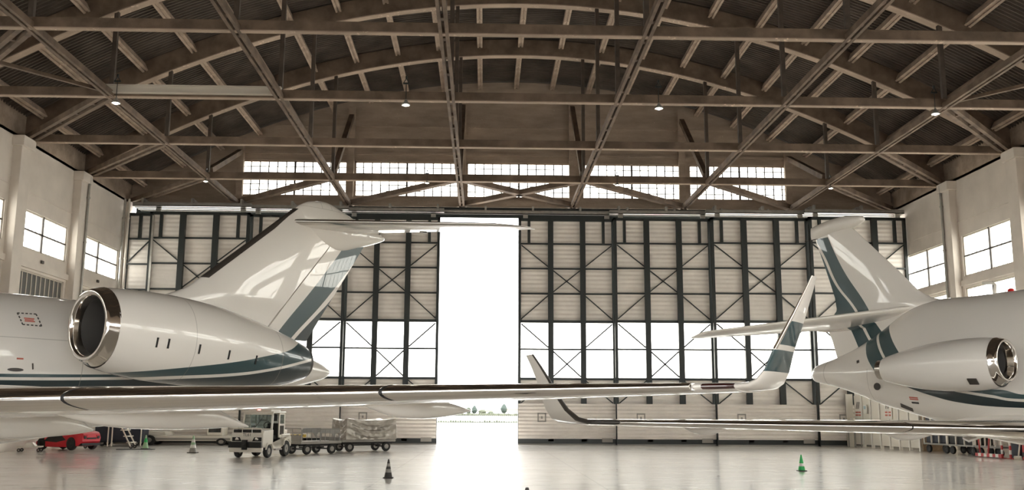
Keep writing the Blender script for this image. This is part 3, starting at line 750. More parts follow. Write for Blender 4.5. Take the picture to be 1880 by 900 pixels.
gear(LJ, 'main_gear', 11.6, 2.1, 1.9, .48); gear(LJ, 'main_gear', 11.6, -2.1, 1.9, .48); gear(LJ, 'nose_gear', 22.0, 0, 1.7, .3)
# dashed exit marking and access door on the rear fuselage
def on_fus(tab, x, z, s=1, e=.004):
    zt, zb_, ry = interp(smooth_tab(tab, 6), x)[:3]; zm = (zt+zb_)/2; q = (z-zm)/((zt-zb_)/2)
    return Vector((x, s*(ry*math.sqrt(max(0, 1-q*q))+e), z))
def strip_on(tab, pts, w, s=1, sub=1):
    m = MB()
    for a, b in pts: m.bar(on_fus(tab, *a, s), on_fus(tab, *b, s), w, .012, up=(0, s, .3))
    return m
dash = []
cs_ = [(8.66,3.81),(8.27,3.82),(8.22,3.57),(8.61,3.575)]
for k in range(4):
    a, b = cs_[k], cs_[(k+1) % 4]; nd = 5 if k % 2 == 0 else 4
    for q in range(nd): t0, t1 = (q+.0)/(nd-.45), (q+.55)/(nd-.45); dash.append(((a[0]+(b[0]-a[0])*t0, a[1]+(b[1]-a[1])*t0), (a[0]+(b[0]-a[0])*t1, a[1]+(b[1]-a[1])*t1)))
strip_on(FL, dash, .022).build('exit_marking', M['print_dark'], fus)
strip_on(FL, [((8.55,3.71),(8.34,3.71)),((8.54,3.68),(8.36,3.68)),((8.55,3.65),(8.34,3.65))], .02).build('exit_lettering', M['print_red'], fus)
strip_on(FL, [((8.75,2.88),(8.62,2.88))], .03).build('placard', M['print_red'], fus)
strip_on(FL, [((8.42,2.80),(8.40,2.68))], .025).build('placard', M['print_dark'], fus)
p = on_fus(FL, 8.75, 2.66); MB().lathe([(.0,0),(.16,0),(.16,.012),(0,.012)], 20, 'y').xform(Matrix.Translation(p) @ Matrix.Diagonal((1,1,.22,1))).build('drain_plate', M['boot'], fus)
# ---- smaller jet with mid-mounted tailplane; local y port, so its starboard (toward us) is -y
aR = math.radians(35)
RJ = empty('business_jet', (9.55, 25.41, 0), -PI/2 + aR, label='smaller cream business jet with low-set tailplane and dark bands on its fin', cat='airplane')
def rfin_fn(n, x, y, z):
    L = n.curve(z, [(2.8,.86),(2.92,.79),(3.34,.46),(3.56,.36),(4.14,.10),(4.2,.06),(4.29,.0),(4.36,-.6),(6.7,-1.4)])
    R_ = n.curve(z, [(3.2,1.62),(3.37,1.52),(3.79,1.19),(4.38,.79),(4.61,.68),(5.67,0),(6.65,-.45),(6.72,-.48)])
    C = n.curve(z, [(2.9,1.3),(3.22,1.09),(3.68,.76),(4.41,.39),(4.55,.32),(5.33,-.27),(6.11,-.62),(6.5,-.85)])
    band = n.mul(n.gt(x, L), n.gt(R_, x), n.gt(z, 2.95), n.gt(6.60, z))
    c = n.mix(band, CREAM, TEAL)
    return n.mix(n.mul(band, n.near(x, C, .045)), c, CREAM)
LPTS = [(2.7,1.32),(2.88,1.18),(3.3,.86),(3.51,.76),(4.09,.50),(4.4,.36)]; RPTS = [(2.8,2.3),(3.32,1.89),(3.74,1.57),(4.3,1.22),(4.45,1.13)]; CPTS = [(2.8,1.75),(3.18,1.47),(3.63,1.16),(4.3,.80),(4.45,.72)]
def rfus_fn(n, x, y, z):
    L = n.curve(z, LPTS); R_ = n.curve(z, RPTS); C = n.curve(z, CPTS)
    band = n.mul(n.gt(x, L), n.gt(R_, x), n.gt(z, 2.93))
    c = n.mix(band, CREAM, TEAL); c = n.mix(n.mul(band, n.near(x, C, .045)), c, CREAM)
    zb = n.curve(x, [(1.9,2.60),(2.77,2.30),(3.54,2.13),(4.28,2.05),(4.98,2.02),(12,2.0)])
    zt = n.curve(x, [(1.9,2.61),(2.78,2.50),(3.56,2.36),(4.29,2.235),(4.99,2.145),(12,2.1)])
    d = n.mul(n.gt(z, zb), n.gt(zt, z), n.gt(x, 1.92))
    c = n.mix(d, c, DARK)
    z2 = n.curve(x, [(3.4,2.40),(4.31,2.42),(5.0,2.30),(12,2.24)]); z1 = n.curve(x, [(3.4,2.44),(4.29,2.30),(4.99,2.205),(12,2.16)])
    c = n.mix(n.mul(n.gt(z, z1), n.gt(z2, z), n.gt(x, 3.4)), c, TEAL)
    return lines(n, c, [n.near(x, -.55, .012), n.mul(n.near(x, .9, .008), n.gt(3.0, z))])
M['paint_rfin'] = paint('banded_fin_paint', rfin_fn); M['paint_rfus'] = paint('striped_small_jet_paint', rfus_fn)
FR = [(-1.12,2.98,2.84,.03,2.9),(-1.06,3.10,2.74,.16,2.92),(-.86,3.20,2.69,.27,2.94),(-.36,3.34,2.57,.40,2.92),(.3,3.58,2.36,.50,2.85),(1.0,3.95,2.10,.62,2.78),(1.8,4.44,1.88,.75,2.72),(2.5,4.63,1.70,.88,2.68),(3.5,4.64,1.52,1.07,2.64),(4.6,4.68,1.40,1.14,2.6),(6,4.70,1.34,1.17,2.58),(7.4,4.68,1.34,1.17,2.58),(7.9,4.1,1.34,1.17,2.58),(8.5,3.78,1.34,1.17,2.58),(12.6,3.76,1.34,1.17,2.58),(14.2,3.4,1.45,.95,2.5),(15.4,2.75,1.8,.5,2.3),(15.9,2.3,2.1,.05,2.2)]
m = MB(); body(m, FR, 48, 1.75, 2.0); rfus = m.build('fuselage', M['paint_rfus'], RJ, True, 60)
m = MB(); body(m, [(2.5,2.0,1.62,.15),(3.6,2,1.36,.8),(5.0,2,1.15,1.2),(6.8,2,1.02,1.35),(9,2,1.02,1.35),(10.5,1.9,1.2,.8),(11.2,1.8,1.5,.15)], 32, 2.4, 2.5); m.build('belly_fairing', M['paint'], RJ, True, 60)
RLE = [(2.9,2.6),(4.4,3.2),(4.58,2.95),(4.64,2.62),(4.70,2.42),(4.80,2.24),(4.93,2.06),(5.15,1.86),(5.46,1.58),(6.2,.85),(6.52,.55),(6.85,.22)]
RTE = [(2.9,-.30),(3.35,-.36),(3.8,-.48),(4.12,-.60),(4.36,-.50),(4.6,-.29),(4.93,-.33),(5.47,-.49),(6.0,-.66),(6.6,-.86),(6.85,-.93)]
def rfin(zs):
    q = []
    for z in zs:
        l = interp(RLE, z)[0]; e = interp(RTE, z)[0]; q.append(((l,0,z), (e,0,z), min(.10, .26/(l-e)+.012), (0,1,0)))
    return q
m = MB(); surf(m, rfin([2.9,3.35,3.8,4.12,4.36,4.58,4.64,4.7,4.8,4.93,5.15,5.46,6.0,6.52,6.85]), 0, 1, 18, up=1, lo=1); rf = m.build('vertical_fin', M['paint_rfin'], RJ, True, 50)
m = MB(); body(m, [(.69,6.95,6.91,.02),(.6,7.03,6.84,.10),(.27,7.09,6.74,.16),(-.25,7.08,6.69,.17),(-.7,7.0,6.62,.12),(-.98,6.93,6.60,.03)], 28, 2, 2); m.build('tail_bullet_fairing', M['paint'], RJ, True, 60)
m = MB(); body(m, [(1.2,4.42,4.2,.1),(.6,4.5,4.05,.26),(-.2,4.42,4.03,.24),(-.75,4.25,4.05,.12),(-1.0,4.14,4.1,.02)], 20, 2, 2); m.build('tailplane_fairing', M['paint_rfin'], RJ, True, 60)
MB().lathe([(.0,0),(.012,0),(.012,.5),(0,.5)], 8, 'x', (-1.2, 0, 6.6)).build('static_wick', M['boot'], RJ)
for s in (-1, 1):
    q = []
    for y, xl, c in ((.0,2.05,2.1),(.25,1.80,1.95),(2.2,.40,1.4),(4.0,-.92,.8),(4.15,-1.1,.6)): q.append(((xl, s*y, 4.50 - .152*y), (xl-c, s*y, 4.50 - .20*c - .152*y), .11, (0, s*.15, 1)))
    m = MB(); surf(m, q, 0, 1, 12); st = m.build('horizontal_stabilizer', M['paint'], RJ, True, 50)
    m = MB(); surf(m, q, 0, .04, 5, grow=.003); m.build('leading_edge', M['white_paint'], st, True, 50)
def right_wing(y):
    return 7.21 - .7*y, 1.555 + .015*y, (2.75 - (y-4)*.30 if y > 3 else 3.05 + (3-y)*.7)
for s in (-1, 1):
    def sec(y): xl, z, c = right_wing(y); return ((xl, s*y, z), (xl-c, s*y, z-.02-.005*c), .10, (0,0,1))
    m = MB(); surf(m, [sec(y) for y in (0,1.2,2,3,4.5,6,7.5,8.8,9.47)], .07, 1, 12); w = m.build('wing', M['paint'], RJ, True, 50)
    for a, b in ((1.6, 4.2), (4.23, 9.0)):
        m = MB(); surf(m, [sec(a + (b-a)*k/4) for k in range(5)], 0, .13, 8, grow=.004); m.build('leading_edge_slat', M['chrome'], w, True, 60)
        if b < 5: m = MB(); surf(m, [sec(b), sec(b+.03)], 0, .13, 8, grow=.002); m.build('slat_gap', M['black'], w, True, 60)
    m = MB(); surf(m, [sec(y) for y in (9.0, 9.25, 9.47)], 0, .12, 6); m.build('wing_tip', M['boot'], w, True, 60)
    ws = [(9.47,1.70,.58,1.0,0),(9.7,1.76,.50,.88,22),(9.9,1.94,.40,.72,42),(10.03,2.18,.28,.58,58),(10.15,2.5,.15,.44,66),(10.28,2.8,-.0,.32,66),(10.38,3.02,-.12,.24,66)]
    q = [((x, s*y, z), (x-c, s*y, z-.01), .10, (0, -s*math.sin(math.radians(t)), math.cos(math.radians(t)))) for y, z, x, c, t in ws]
    m = MB(); surf(m, q, 0, 1, 12); m.build('winglet', M['paint'], w, True, 60)
    m = MB(); surf(m, q, 0, .14, 5, grow=.004); m.build('winglet_edge', M['boot'], w, True, 60)
    for yc, tab in ((3.4, [(4.2,1.50,1.47,.02),(4.05,1.56,1.42,.10),(3.75,1.60,1.345,.15),(3.4,1.58,1.35,.13),(3.1,1.50,1.46,.02)]), (6.9, [(1.8,1.60,1.57,.02),(1.65,1.64,1.50,.08),(1.3,1.66,1.44,.11),(.95,1.64,1.46,.09),(.65,1.58,1.55,.02)])):
        m = MB(); body(m, tab, 18, 2, 2, yc=s*yc); m.build('flap_track_fairing', M['paint'], w, True, 60)
    m = MB(); m.bar((4.40, s*1.42, 1.53), (4.05, s*1.90, 1.34), .24, .05, up=(.3, 0, 1)); m.build('gear_door', M['paint'], RJ, bevel=.01)
NR = [(5.0,2.945,.51),(4.8,2.94,.54),(4.5,2.93,.56),(4.0,2.915,.55),(3.5,2.905,.51),(3.0,2.895,.43),(2.6,2.89,.34),(2.36,2.885,.27)]
for s in (-1, 1):
    nac = nacelle(RJ, s*2.05, NR, (5.17, 2.985, .415, 4.98), M['paint'], s, (2.2, 2.885, .22), small=True)
    m = MB(); surf(m, [((4.6, s*.8, 2.95), (2.3, s*.8, 2.85), .09, (0,0,1)), ((4.3, s*1.75, 2.98), (2.4, s*1.75, 2.9), .08, (0,0,1))]); m.build('engine_pylon', M['paint'], RJ, True, 60)
    p = (4.62, s*(2.05+.37), 2.52); MB().bar((4.72, s*(2.05+.42), 2.55), (4.52, s*(2.05+.42), 2.555), .16, .02, up=(0, s*.7, -.7)).build('vent_grille', M['boot'], nac)
gear(RJ, 'main_gear', 6.0, 1.9, 1.5, .4); gear(RJ, 'main_gear', 6.0, -1.9, 1.5, .4); gear(RJ, 'nose_gear', 13.6, 0, 1.5, .27)
def strip_fr(pts, w):
    tab = smooth_tab(FR, 6); m = MB(); q_ = []
    for a, b in pts:
        e = []
        for x, z in (a, b):
            zt, zl, ry, zm = interp(tab, x); p = 1.75 if z > zm else 2.0; k = abs(z-zm)/((zt-zm) if z > zm else (zm-zl)); c = max(0, 1-k**p)**(1/p)
            e.append(Vector((x, -(ry*c+.006), z))); nn = Vector((0, -c/ry, math.copysign(k, z-zm)/max(.2, (zt-zm) if z > zm else (zm-zl)))).normalized()
        m.bar(e[0], e[1], w, .014, up=nn)
    return m
strip_fr([((2.32,2.26),(2.08,2.28)),((2.32,2.22),(2.08,2.24))], .025).build('placard', M['print_red'], rfus)
strip_fr([((2.30,2.14),(2.10,2.155))], .04).build('placard', M['print_dark'], rfus)
strip_fr([((2.0,1.98),(1.70,2.10))], .13).build('air_outlet', M['boot'], rfus)
strip_fr([((.55,3.18),(.62,3.20))], .07).build('air_outlet', M['boot'], rfus)
MB().lathe([(0,0),(.09,0),(.09,.015),(0,.015)], 18, 'y', (1.25, -.74, 2.55)).build('drain_plate', M['boot'], rfus)
MB().tube([(3.95,0,4.6),(4.0,0,4.84),(3.94,0,4.9),(3.7,0,4.93)], .035, 8).build('antenna', M['white_paint'], rfus, True)
MB().lathe([(0,0),(.08,.0),(.07,.05),(.03,.07),(0,.07)], 14, 'z', (4.35, 0, 4.66)).build('beacon_light', M['lens_red'], rfus, True)

# ------------------------------------------------------------------ ground equipment
def wheel(parent, x, y, r, w, axis='y', hub=None):
    prof = [(0,-w*.35),(r*.5,-w*.38),(r*.58,-w*.5),(r*.92,-w*.48),(r,-w*.2),(r,w*.2),(r*.92,w*.48),(r*.58,w*.5),(r*.5,w*.38),(0,w*.35)]
    c = (0, 0, 0)
    o = MB().lathe([(a, t) for a, t in prof], 26, axis).build('wheel', M['rubber'], parent, True)
    o.location = (x, y, r)
    MB().lathe([(0,-w*.42),(r*.5,-w*.42),(r*.5,w*.42),(0,w*.42)], 20, axis).lathe([(0,-w*.52),(r*.15,-w*.52),(r*.15,w*.52),(0,w*.52)], 10, axis).build('hub', hub or M['grey_paint'], o, True, 40)
    return o
# tow tractor: local x forward
tugx = Vector((-9.42, 42.45, 0))
TUG = empty('tow_tractor', tugx, math.radians(-105), label='white airport tow tractor with open cab and red roof beacon, pulling the carts', cat='tow tractor')
TUG.scale = (.95, 1.1, 1)
m = MB()
W = .66
m.prism([(1.3,.42),(1.3,.98),(1.22,1.10),(.35,1.14),(.35,.50),(.15,.36),(-.35,.36),(-.5,.55),(-.5,.95),(-1.3,.95),(-1.42,.80),(-1.42,.42)], -W, W, 'xz')
m.build('body', M['white_paint'], TUG, bevel=.025)
MB().box((1.28,-W-.02,.30), (1.44,W+.02,.42)).box((1.26,-W,.24), (1.42,W,.31)).build('bumper', M['white_paint'], TUG, bevel=.015)
for s in (-1, 1): MB().box((1.42,s*.12,.42), (1.50,s*(W+.01),.66)).build('bumper_pad', M['black'], TUG, bevel=.015)
MB().box((1.42,-.09,.34), (1.56,.09,.74)).box((1.5,-.05,.45), (1.62,.05,.55)).build('tow_hitch', M['black'], TUG)
for s in (-1, 1):
    o = MB().prism([(s*.22,.68),(s*.6,.68),(s*.6,.84),(s*.30,.84)], 1.295, 1.315, 'yz').build('lamp_housing', M['black'], TUG)
    MB().lathe([(0,0),(.065,0),(.075,.02),(.05,.035),(0,.04)], 16, 'x', (1.31, s*.40, .76)).build('headlamp', M['chrome_soft'], o, True)
g = MB()
for s in (-1, 1): g.tube([(1.30, s*.60, 1.02), (1.31, s*.60, 1.12), (1.31, s*.56, 1.20), (1.31, s*.2, 1.22), (1.31, s*.2, 1.0)], .022, 8)
g.tube([(1.31,-.56,1.20),(1.31,.56,1.20)], .022, 8).box((1.24,-.58,1.02), (1.29,.58,1.16)); g.build('grille_guard', M['white_paint'], TUG, True)
MB().box((1.29,-.56,1.03), (1.30,.56,1.15)).build('grille', M['black'], TUG)
def text_obj(body, size, mt, parent, Mx, name='lettering', depth=.003):
    cu = bpy.data.curves.new(name, 'FONT'); cu.body = body; cu.size = size; cu.extrude = depth; cu.align_x = 'CENTER'; cu.align_y = 'CENTER'
    q = bpy.data.objects.new(name + '_text', cu); COL.objects.link(q)
    bpy.context.view_layer.update()
    me = bpy.data.meshes.new_from_object(q.evaluated_get(bpy.context.evaluated_depsgraph_get())); bpy.data.objects.remove(q)
    me.materials.clear(); me.materials.append(mt)
    o = bpy.data.objects.new(name, me); COL.objects.link(o); o.parent = parent; o.matrix_local = Mx
    return o
FRONT = Matrix(((0,0,1,1.305),(1,0,0,0),(0,1,0,.93),(0,0,0,1)))     # facing local +x
text_obj('TL61', .17, M['print_dark'], TUG, FRONT, 'fleet_number')
# cab
for s in (-1, 1):
    MB().bar((.42, s*.60, 1.1), (.30, s*.58, 1.86), .07, .07).build('cab_pillar', M['white_paint'], TUG); MB().bar((-.78, s*.60, .95), (-.76, s*.58, 1.85), .06, .06).build('cab_pillar', M['white_paint'], TUG)
MB().box((-.84,-W,1.83), (.42,W,1.89)).prism([(-.7,1.89),(.36,1.89),(.25,1.95),(-.6,1.95)], -.5, .5, 'xz').build('cab_roof', M['white_paint'], TUG, bevel=.02)
fr = MB(); fr.bar((.42,-.6,1.16),(.42,.6,1.16),.06,.06).bar((.32,-.6,1.80),(.32,.6,1.80),.06,.08); wf = fr.build('windscreen_frame', M['white_paint'], TUG)
MB().hexa([(.415,-.57,1.18),(.425,-.57,1.18),(.425,.57,1.18),(.415,.57,1.18)], [(.315,-.57,1.78),(.325,-.57,1.78),(.325,.57,1.78),(.315,.57,1.78)]).build('windscreen', M['cab_glass'], wf)
MB().bar((.45,-.1,1.2),(.38,.18,1.62),.02,.02).build('wiper', M['black'], TUG)
MB().box((.30,-.58,.95), (.42,.58,1.16)).box((.1,.1,1.05), (.32,.5,1.16)).box((-.7,-.56,.5), (-.3,.56,.9)).build('dashboard', M['black'], TUG)
MB().tube([(.05 + .17*math.cos(a)*.35, .28 + .17*math.sin(a), 1.28 + .17*math.cos(a)) for a in [2*PI*k/20 for k in range(20)]], .018, 8, closed=True).bar((.28,.28,1.15),(.05,.28,1.28),.03,.03).build('steering_wheel', M['black'], TUG, True)
st = MB().box((-.45,.05,.75), (.0,.52,.9)).box((-.5,.05,.85), (-.38,.52,1.4)).build('seat', M['black'], TUG, bevel=.03)
rw = MB().box((-.82,-.6,1.02), (-.76,.6,1.1)).box((-.82,-.6,1.76), (-.76,.6,1.83)).box((-.82,-.03,1.05), (-.76,.03,1.78)).build('rear_window_frame', M['white_paint'], TUG)
MB().box((-.795,-.57,1.1), (-.785,.57,1.76)).build('rear_window', M['cab_glass'], rw)
for s in (-1, 1):
    d = MB()
    for a_, b_ in (((-.80,.80),(-.22,.92)), ((-.80,1.30),(-.22,1.38)), ((-.80,1.76),(-.22,1.83)), ((-.80,.80),(-.72,1.83)), ((-.30,.80),(-.22,1.83))): d.box((a_[0], s*.585, a_[1]), (b_[0], s*.63, b_[1]))
    d.build('side_panel', M['white_paint'], TUG, bevel=.008)
    MB().box((-.73, s*.605, 1.37), (-.29, s*.612, 1.77)).build('side_window', M['cab_glass'], TUG)
    MB().box((-.73, s*.605, .91), (-.29, s*.612, 1.31)).build('side_window', M['dark_glass'], TUG)
    MB().prism([(1.1,.34),(.95,.62),(.5,.62),(.34,.34),(.40,.34),(.54,.56),(.92,.56),(1.04,.34)], s*W, s*(W+.05), 'xz').build('front_mudguard', M['white_paint'], TUG)
    MB().prism([(-.52,.5),(-.62,.72),(-.8,.80),(-1.1,.78),(-1.3,.6),(-1.24,.58),(-1.06,.72),(-.82,.73),(-.68,.66),(-.58,.48)], s*W, s*(W+.06), 'xz').build('rear_mudguard', M['white_paint'], TUG)
    MB().box((-.3,s*W,.30), (.3,s*(W+.10),.36)).build('step', M['grey_paint'], TUG)
    wheel(TUG, .72, s*.60, .27, .16); wheel(TUG, -.92, s*.60, .34, .20)
MB().box((-1.38,-.5,.95), (-.86,.5,1.12)).prism([(-1.33,1.12),(-.88,1.12),(-.9,1.22),(-1.25,1.22)], -.35, .35, 'xz').build('engine_hood', M['white_paint'], TUG, bevel=.03)
b = MB().lathe([(.07,1.95),(.07,1.85),(.0,1.85)], 14, c=(.1,-.1,0)).build('beacon_base', M['black'], TUG); MB().lathe([(.06,1.85),(.065,1.89),(.05,2.07),(0,2.08)], 14, c=(.1,-.1,0)).build('beacon', M['beacon'], b, True)
MB().tube([(.3,.62,1.78),(.42,.75,1.78),(.42,.75,1.75)], .015, 6).box((.40,.68,1.5), (.44,.82,1.78)).build('mirror', M['black'], TUG)

def flat_cart(name, loc, rz, L, label, rails_front, rails_rear, group):
    c = empty(name, loc, rz, label=label, cat='cart', group=group)
    MB().box((-L/2,-.7,.46), (L/2,.7,.58)).box((-L/2-.01,-.71,.48), (L/2+.01,.71,.55)).build('deck', M['grey_paint'], c, bevel=.01)
    MB().box((-L/2+.1,-.5,.36), (L/2-.1,-.4,.46)).box((-L/2+.1,.4,.36), (L/2-.1,.5,.46)).tube([(-L/2+.45,0,.3),(L/2-.45,0,.3)], .03, 8).build('chassis', M['black'], c)
    for x in (-L/2+.45, L/2-.45):
        for s in (-1, 1): wheel(c, x, s*.55, .23, .14)
        MB().tube([(x,-.55,.23),(x,.55,.23)], .03, 8).build('axle', M['black'], c)
    MB().bar((L/2-.1,-.25,.38),(L/2+.75,0,.35),.04,.05).bar((L/2-.1,.25,.38),(L/2+.75,0,.35),.04,.05).tube([(L/2+.75+.05*math.cos(a), .05*math.sin(a), .35) for a in [2*PI*k/12 for k in range(12)]], .015, 6, closed=True).build('tow_bar', M['black'], c)
    if rails_front:
        m = MB().tube([(L/2-.05,-.66,.58),(L/2-.05,-.66,1.08),(L/2-.05,-.6,1.15),(L/2-.05,.6,1.15),(L/2-.05,.66,1.08),(L/2-.05,.66,.58)], .025, 8).tube([(L/2-.05,0,.58),(L/2-.05,0,1.15)], .02, 8)
        m.box((L/2-.07,-.62,.58), (L/2-.03,.62,.86)); m.build('end_rail', M['grey_paint'], c, True)
    if rails_rear:
        a, b = -L/2 + .08, -L/2 + 1.2
        m = MB()
        for s in (-1, 1):
            m.tube([(a,s*.66,.58),(a,s*.66,1.06),(a+.06,s*.66,1.12),(b-.06,s*.66,1.12),(b,s*.66,1.06),(b,s*.66,.58)], .025, 8)
            for k in (1, 2, 3): m.tube([(a+(b-a)*k/4,s*.66,.58),(a+(b-a)*k/4,s*.66,1.12)], .016, 6)
            m.box((a,s*.655,.94), (b,s*.665,1.10)); m.prism([(a+.2,.94),(a+.5,.94),(a+.35,.72)], s*.65, s*.66, 'xz')
        m.box((a,-.66,.58), (a+.03,.66,.74)); m.build('cage_rail', M['steel_mid'], c, True, 30)
    return c
rz1 = math.radians(-112)
c1 = flat_cart('baggage_cart', (-7.85, 45.75, 0), math.radians(-132), 2.3, 'flat baggage cart with end rail, hitched right behind the white tow tractor', True, True, 'towed baggage carts')
c2 = flat_cart('baggage_cart', (-5.95, 49.2, 0), math.radians(-145), 2.9, 'long flat cart at the end of the train, under the silver tarpaulin load', False, False, 'towed baggage carts')
# tarpaulin over a boxy load, lies on the last cart
m = MB(); n1, n2 = 168, 36; L2, W2, H2 = 1.35, .78, 1.0
def wrinkle(u, v): return .04*math.sin(u*9+v*3) + .03*math.sin(u*23-v*7) + .05*math.sin(u*4+1.3*math.sin(v*5))
def rr(t, a, b):                                         # walk around a rounded rectangle
    per = 4*(a+b); d = (t % 1)*per
    pts = [(-a,-b),(a,-b),(a,b),(-a,b),(-a,-b)]
    for p, q in zip(pts, pts[1:]):
        l = math.hypot(q[0]-p[0], q[1]-p[1])
        if d <= l: f = d/l; return p[0]+(q[0]-p[0])*f, p[1]+(q[1]-p[1])*f, f
        d -= l
    return (*pts[-1], 1)
rings = []
for j in range(n2+1):
    v = j/n2; ring = []
    for i in range(n1):
        t = i/n1; x, y, f = rr(t, L2, W2); e = abs(f-.5)*2
        q_ = (f-.5)*2; w = wrinkle(t*6, v)*.5*(1-e**4) + (.030*math.sin(2*PI*(2.6*v - 1.1*q_*q_) + 3*t) + .009*math.sin(2*PI*(6.1*v - 2.3*q_*q_ + .8*q_)) + .012*math.sin(2*PI*(4*q_ + 3*v)))*(1-e**6)*(.35+.65*math.sin(PI*min(1,v*1.02)))
        sag = .10*math.sin(PI*f)*v**6
        o = 1 + w*.9*(1-v**6*.5) - .05*math.sin(PI*f)*(1-abs(2*v-1))
        ring.append((x*o*(1.03-.03*v), y*o*(1.03-.03*v), .585 + (H2)*v - sag))
    rings.append(ring)
for sc, dz in ((.9,.01),(.5,-.07),(.05,-.10)): rings.append([(p[0]*sc, p[1]*sc, p[2]+dz) for p in rings[n2]])
m.loft(rings); tp = m.build('tarpaulin', M['tarp'], None, True, 70); tp.location = (-5.90, 49.23, 0); tp.rotation_euler = (0,0,math.radians(-145))
tag(tp, 'wrinkled silver tarpaulin covering a box load on the last cart', 'tarpaulin')

# traffic cones
def cone(loc, h, cols, label, rz=0):
    c = empty('traffic_cone', loc, rz, label=label, cat='traffic cone', group='traffic cones')
    r0 = h*.19
    MB().box((-h*.27,-h*.27,0), (h*.27,h*.27,h*.05)).build('base', M['cone_dark'], c, bevel=.008)
    bands = [0.05,.30,.48,.62,.78,1.0]
    rad = lambda t: r0*(1-t)+.02*h/.5
    m = MB()
    for a, b, k in zip(bands, bands[1:], cols): m.lathe([(rad(a), a*h), (rad(b), b*h)], 20, mi=k, cap=False)
    m.lathe([(rad(1), h), (rad(1)*.6, h*1.01), (0, h*1.012)], 20, mi=cols[-1])
    m.build('cone_body', [M['green_cone'], M['green_pale'], M['reflect_white'], M['cone_dark'], M['grey_paint']], c, True, 50)
cone((-2.74, 29.0, 0), .53, [3,4,3,4,3], 'dark grey banded traffic cone standing below the silver tarpaulin cart')
cone((10.67, 33.2, 0), .53, [0,2,0,0,0], 'bright green traffic cone with white band under the smaller jet wing')
cone((-13.35, 46.2, 0), .78, [4,2,1,2,1], 'pale white and green banded cone between ladder and tow tractor')
cone((-17.2, 51.2, 0), .68, [1,1,0,0,1], 'green traffic cone beside the foot of the rolling ladder')
cone((.70, 15.9, 0), .69, [3,3,3,3,3], 'dark cone tip at the bottom edge in the door reflection')

# rolling ladder platform
lad = empty('rolling_ladder', (-19.0, 52.6, 0), 0, label='white rolling ladder with flat steps behind the red car', cat='ladder')
A0, A1 = (-17.85+19.0, -1.0), (-19.0+19.0, -.2)
for s in (0, .75): MB().bar((1.0, -1.3+s, .12), (-.15, -1.3+s, 2.3), .08, .05).build('stringer', M['white_paint'], lad)
for k in range(7):
    t = (k+.6)/7; x = 1.0 - 1.15*t; z = .12 + 2.18*t; MB().box((x-.13, -1.3, z-.025), (x+.13, -.55, z+.025)).build('step', M['white_paint'], lad)
for x, y in ((-.2,-1.2), (-.2,-.65), (-1.3,-1.2), (-1.3,-.65), (1.2,-.4)): MB().bar((x,y,.1), (x,y,2.3), .05, .05).build('post', M['white_paint'], lad)
MB().box((-1.4,-1.25,2.26), (-.1,-.6,2.32)).build('platform', M['white_paint'], lad)
MB().bar((-.2,-1.2,1.1),(-1.3,-1.2,2.2),.04,.04).bar((-1.3,-1.2,1.1),(-.2,-1.2,2.2),.04,.04).bar((.3,-1.2,1.6),(1.2,-.4,2.1),.04,.04).build('diagonal_brace', M['white_paint'], lad)
for x, y in ((1.0,-1.2),(1.0,-.65),(-1.3,-1.2),(-1.3,-.65)): wheel(lad, x, y, .09, .06)
# dark covered equipment behind the ladder
m = MB(); m.prism([(-1.25,.2),(1.25,.2),(1.3,1.2),(1.1,1.75),(-1.0,1.8),(-1.3,1.2)], -.7, .7, 'xz')
eq = m.build('covered_equipment', M['blue_dark'], None, bevel=.12); eq.location = (-20.0, 55.6, 0); eq.rotation_euler = (0,0,.1)
for x in (-.9, .9): wheel(eq, x, -.5, .2, .12); wheel(eq, x, .5, .2, .12)
tag(eq, 'dark blue-black covered ground unit standing behind the rolling ladder', 'equipment')
# wooden board and low dolly by the car
tag(MB().box((-18.2,49.9,.0), (-16.4,50.25,.03)).build('floor_ramp', M['black']), 'thin dark board lying flat on the floor by the ladder', 'board')
dl = empty('wheel_dolly', (-21.1, 47.0, 0), .2, label='small white wheel dolly low on the floor in front of the red car', cat='dolly')
MB().box((-.5,-.35,.2), (.5,.35,.26)).prism([(-.25,.26),(.25,.26),(.12,.42),(-.12,.42)], -.2, .2, 'xz').build('deck', M['white_paint'], dl, bevel=.01)
for x in (-.42, .42):
    for y in (-.28, .28): wheel(dl, x, y, .08, .05)
# red sports car, local x forward
car = empty('sports_car', (-20.45, 49.6, 0), math.radians(158), label='red low sports car parked near the wall under the large jet', cat='car')
m = MB()
CS = [(-1.85,.45,.82,.70,.62),(-1.6,.25,.92,.82,.70),(-1.0,.18,.98,.87,.66),(-.3,.16,.92,.86,.6),(.5,.16,.80,.86,.62),(1.2,.18,.70,.86,.66),(1.7,.25,.56,.78,.6),(1.9,.32,.44,.6,.5)]
rings = []
for x, z0, z1, w, wt in smooth_tab(CS, 4):
    rings.append([(x,-w*.95,z0),(x,-w,z0+.12),(x,-w,z1-.18),(x,-wt,z1),(x,wt,z1),(x,w,z1-.18),(x,w,z0+.12),(x,w*.95,z0)])
m.loft(rings); m.build('body', M['red'], car, True, 40); car.scale = (.78, .86, .95)
m = MB(); rings = []
for x, z0, z1, w, wt in smooth_tab([(-1.35,.88,.93,.6,.5),(-.8,.88,1.12,.68,.5),(-.2,.86,1.17,.70,.52),(.4,.80,1.02,.70,.52),(.95,.70,.76,.62,.55)], 4): rings.append([(x,-w,z0),(x,-wt,z1),(x,wt,z1),(x,w,z0)])
m.loft(rings); m.build('cabin_glass', M['dark_glass'], car, True, 40)
MB().prism([(-.9,1.08),(-.2,1.185),(.3,1.08),(-.2,1.15)], -.45, .45, 'xz').build('roof', M['red'], car)
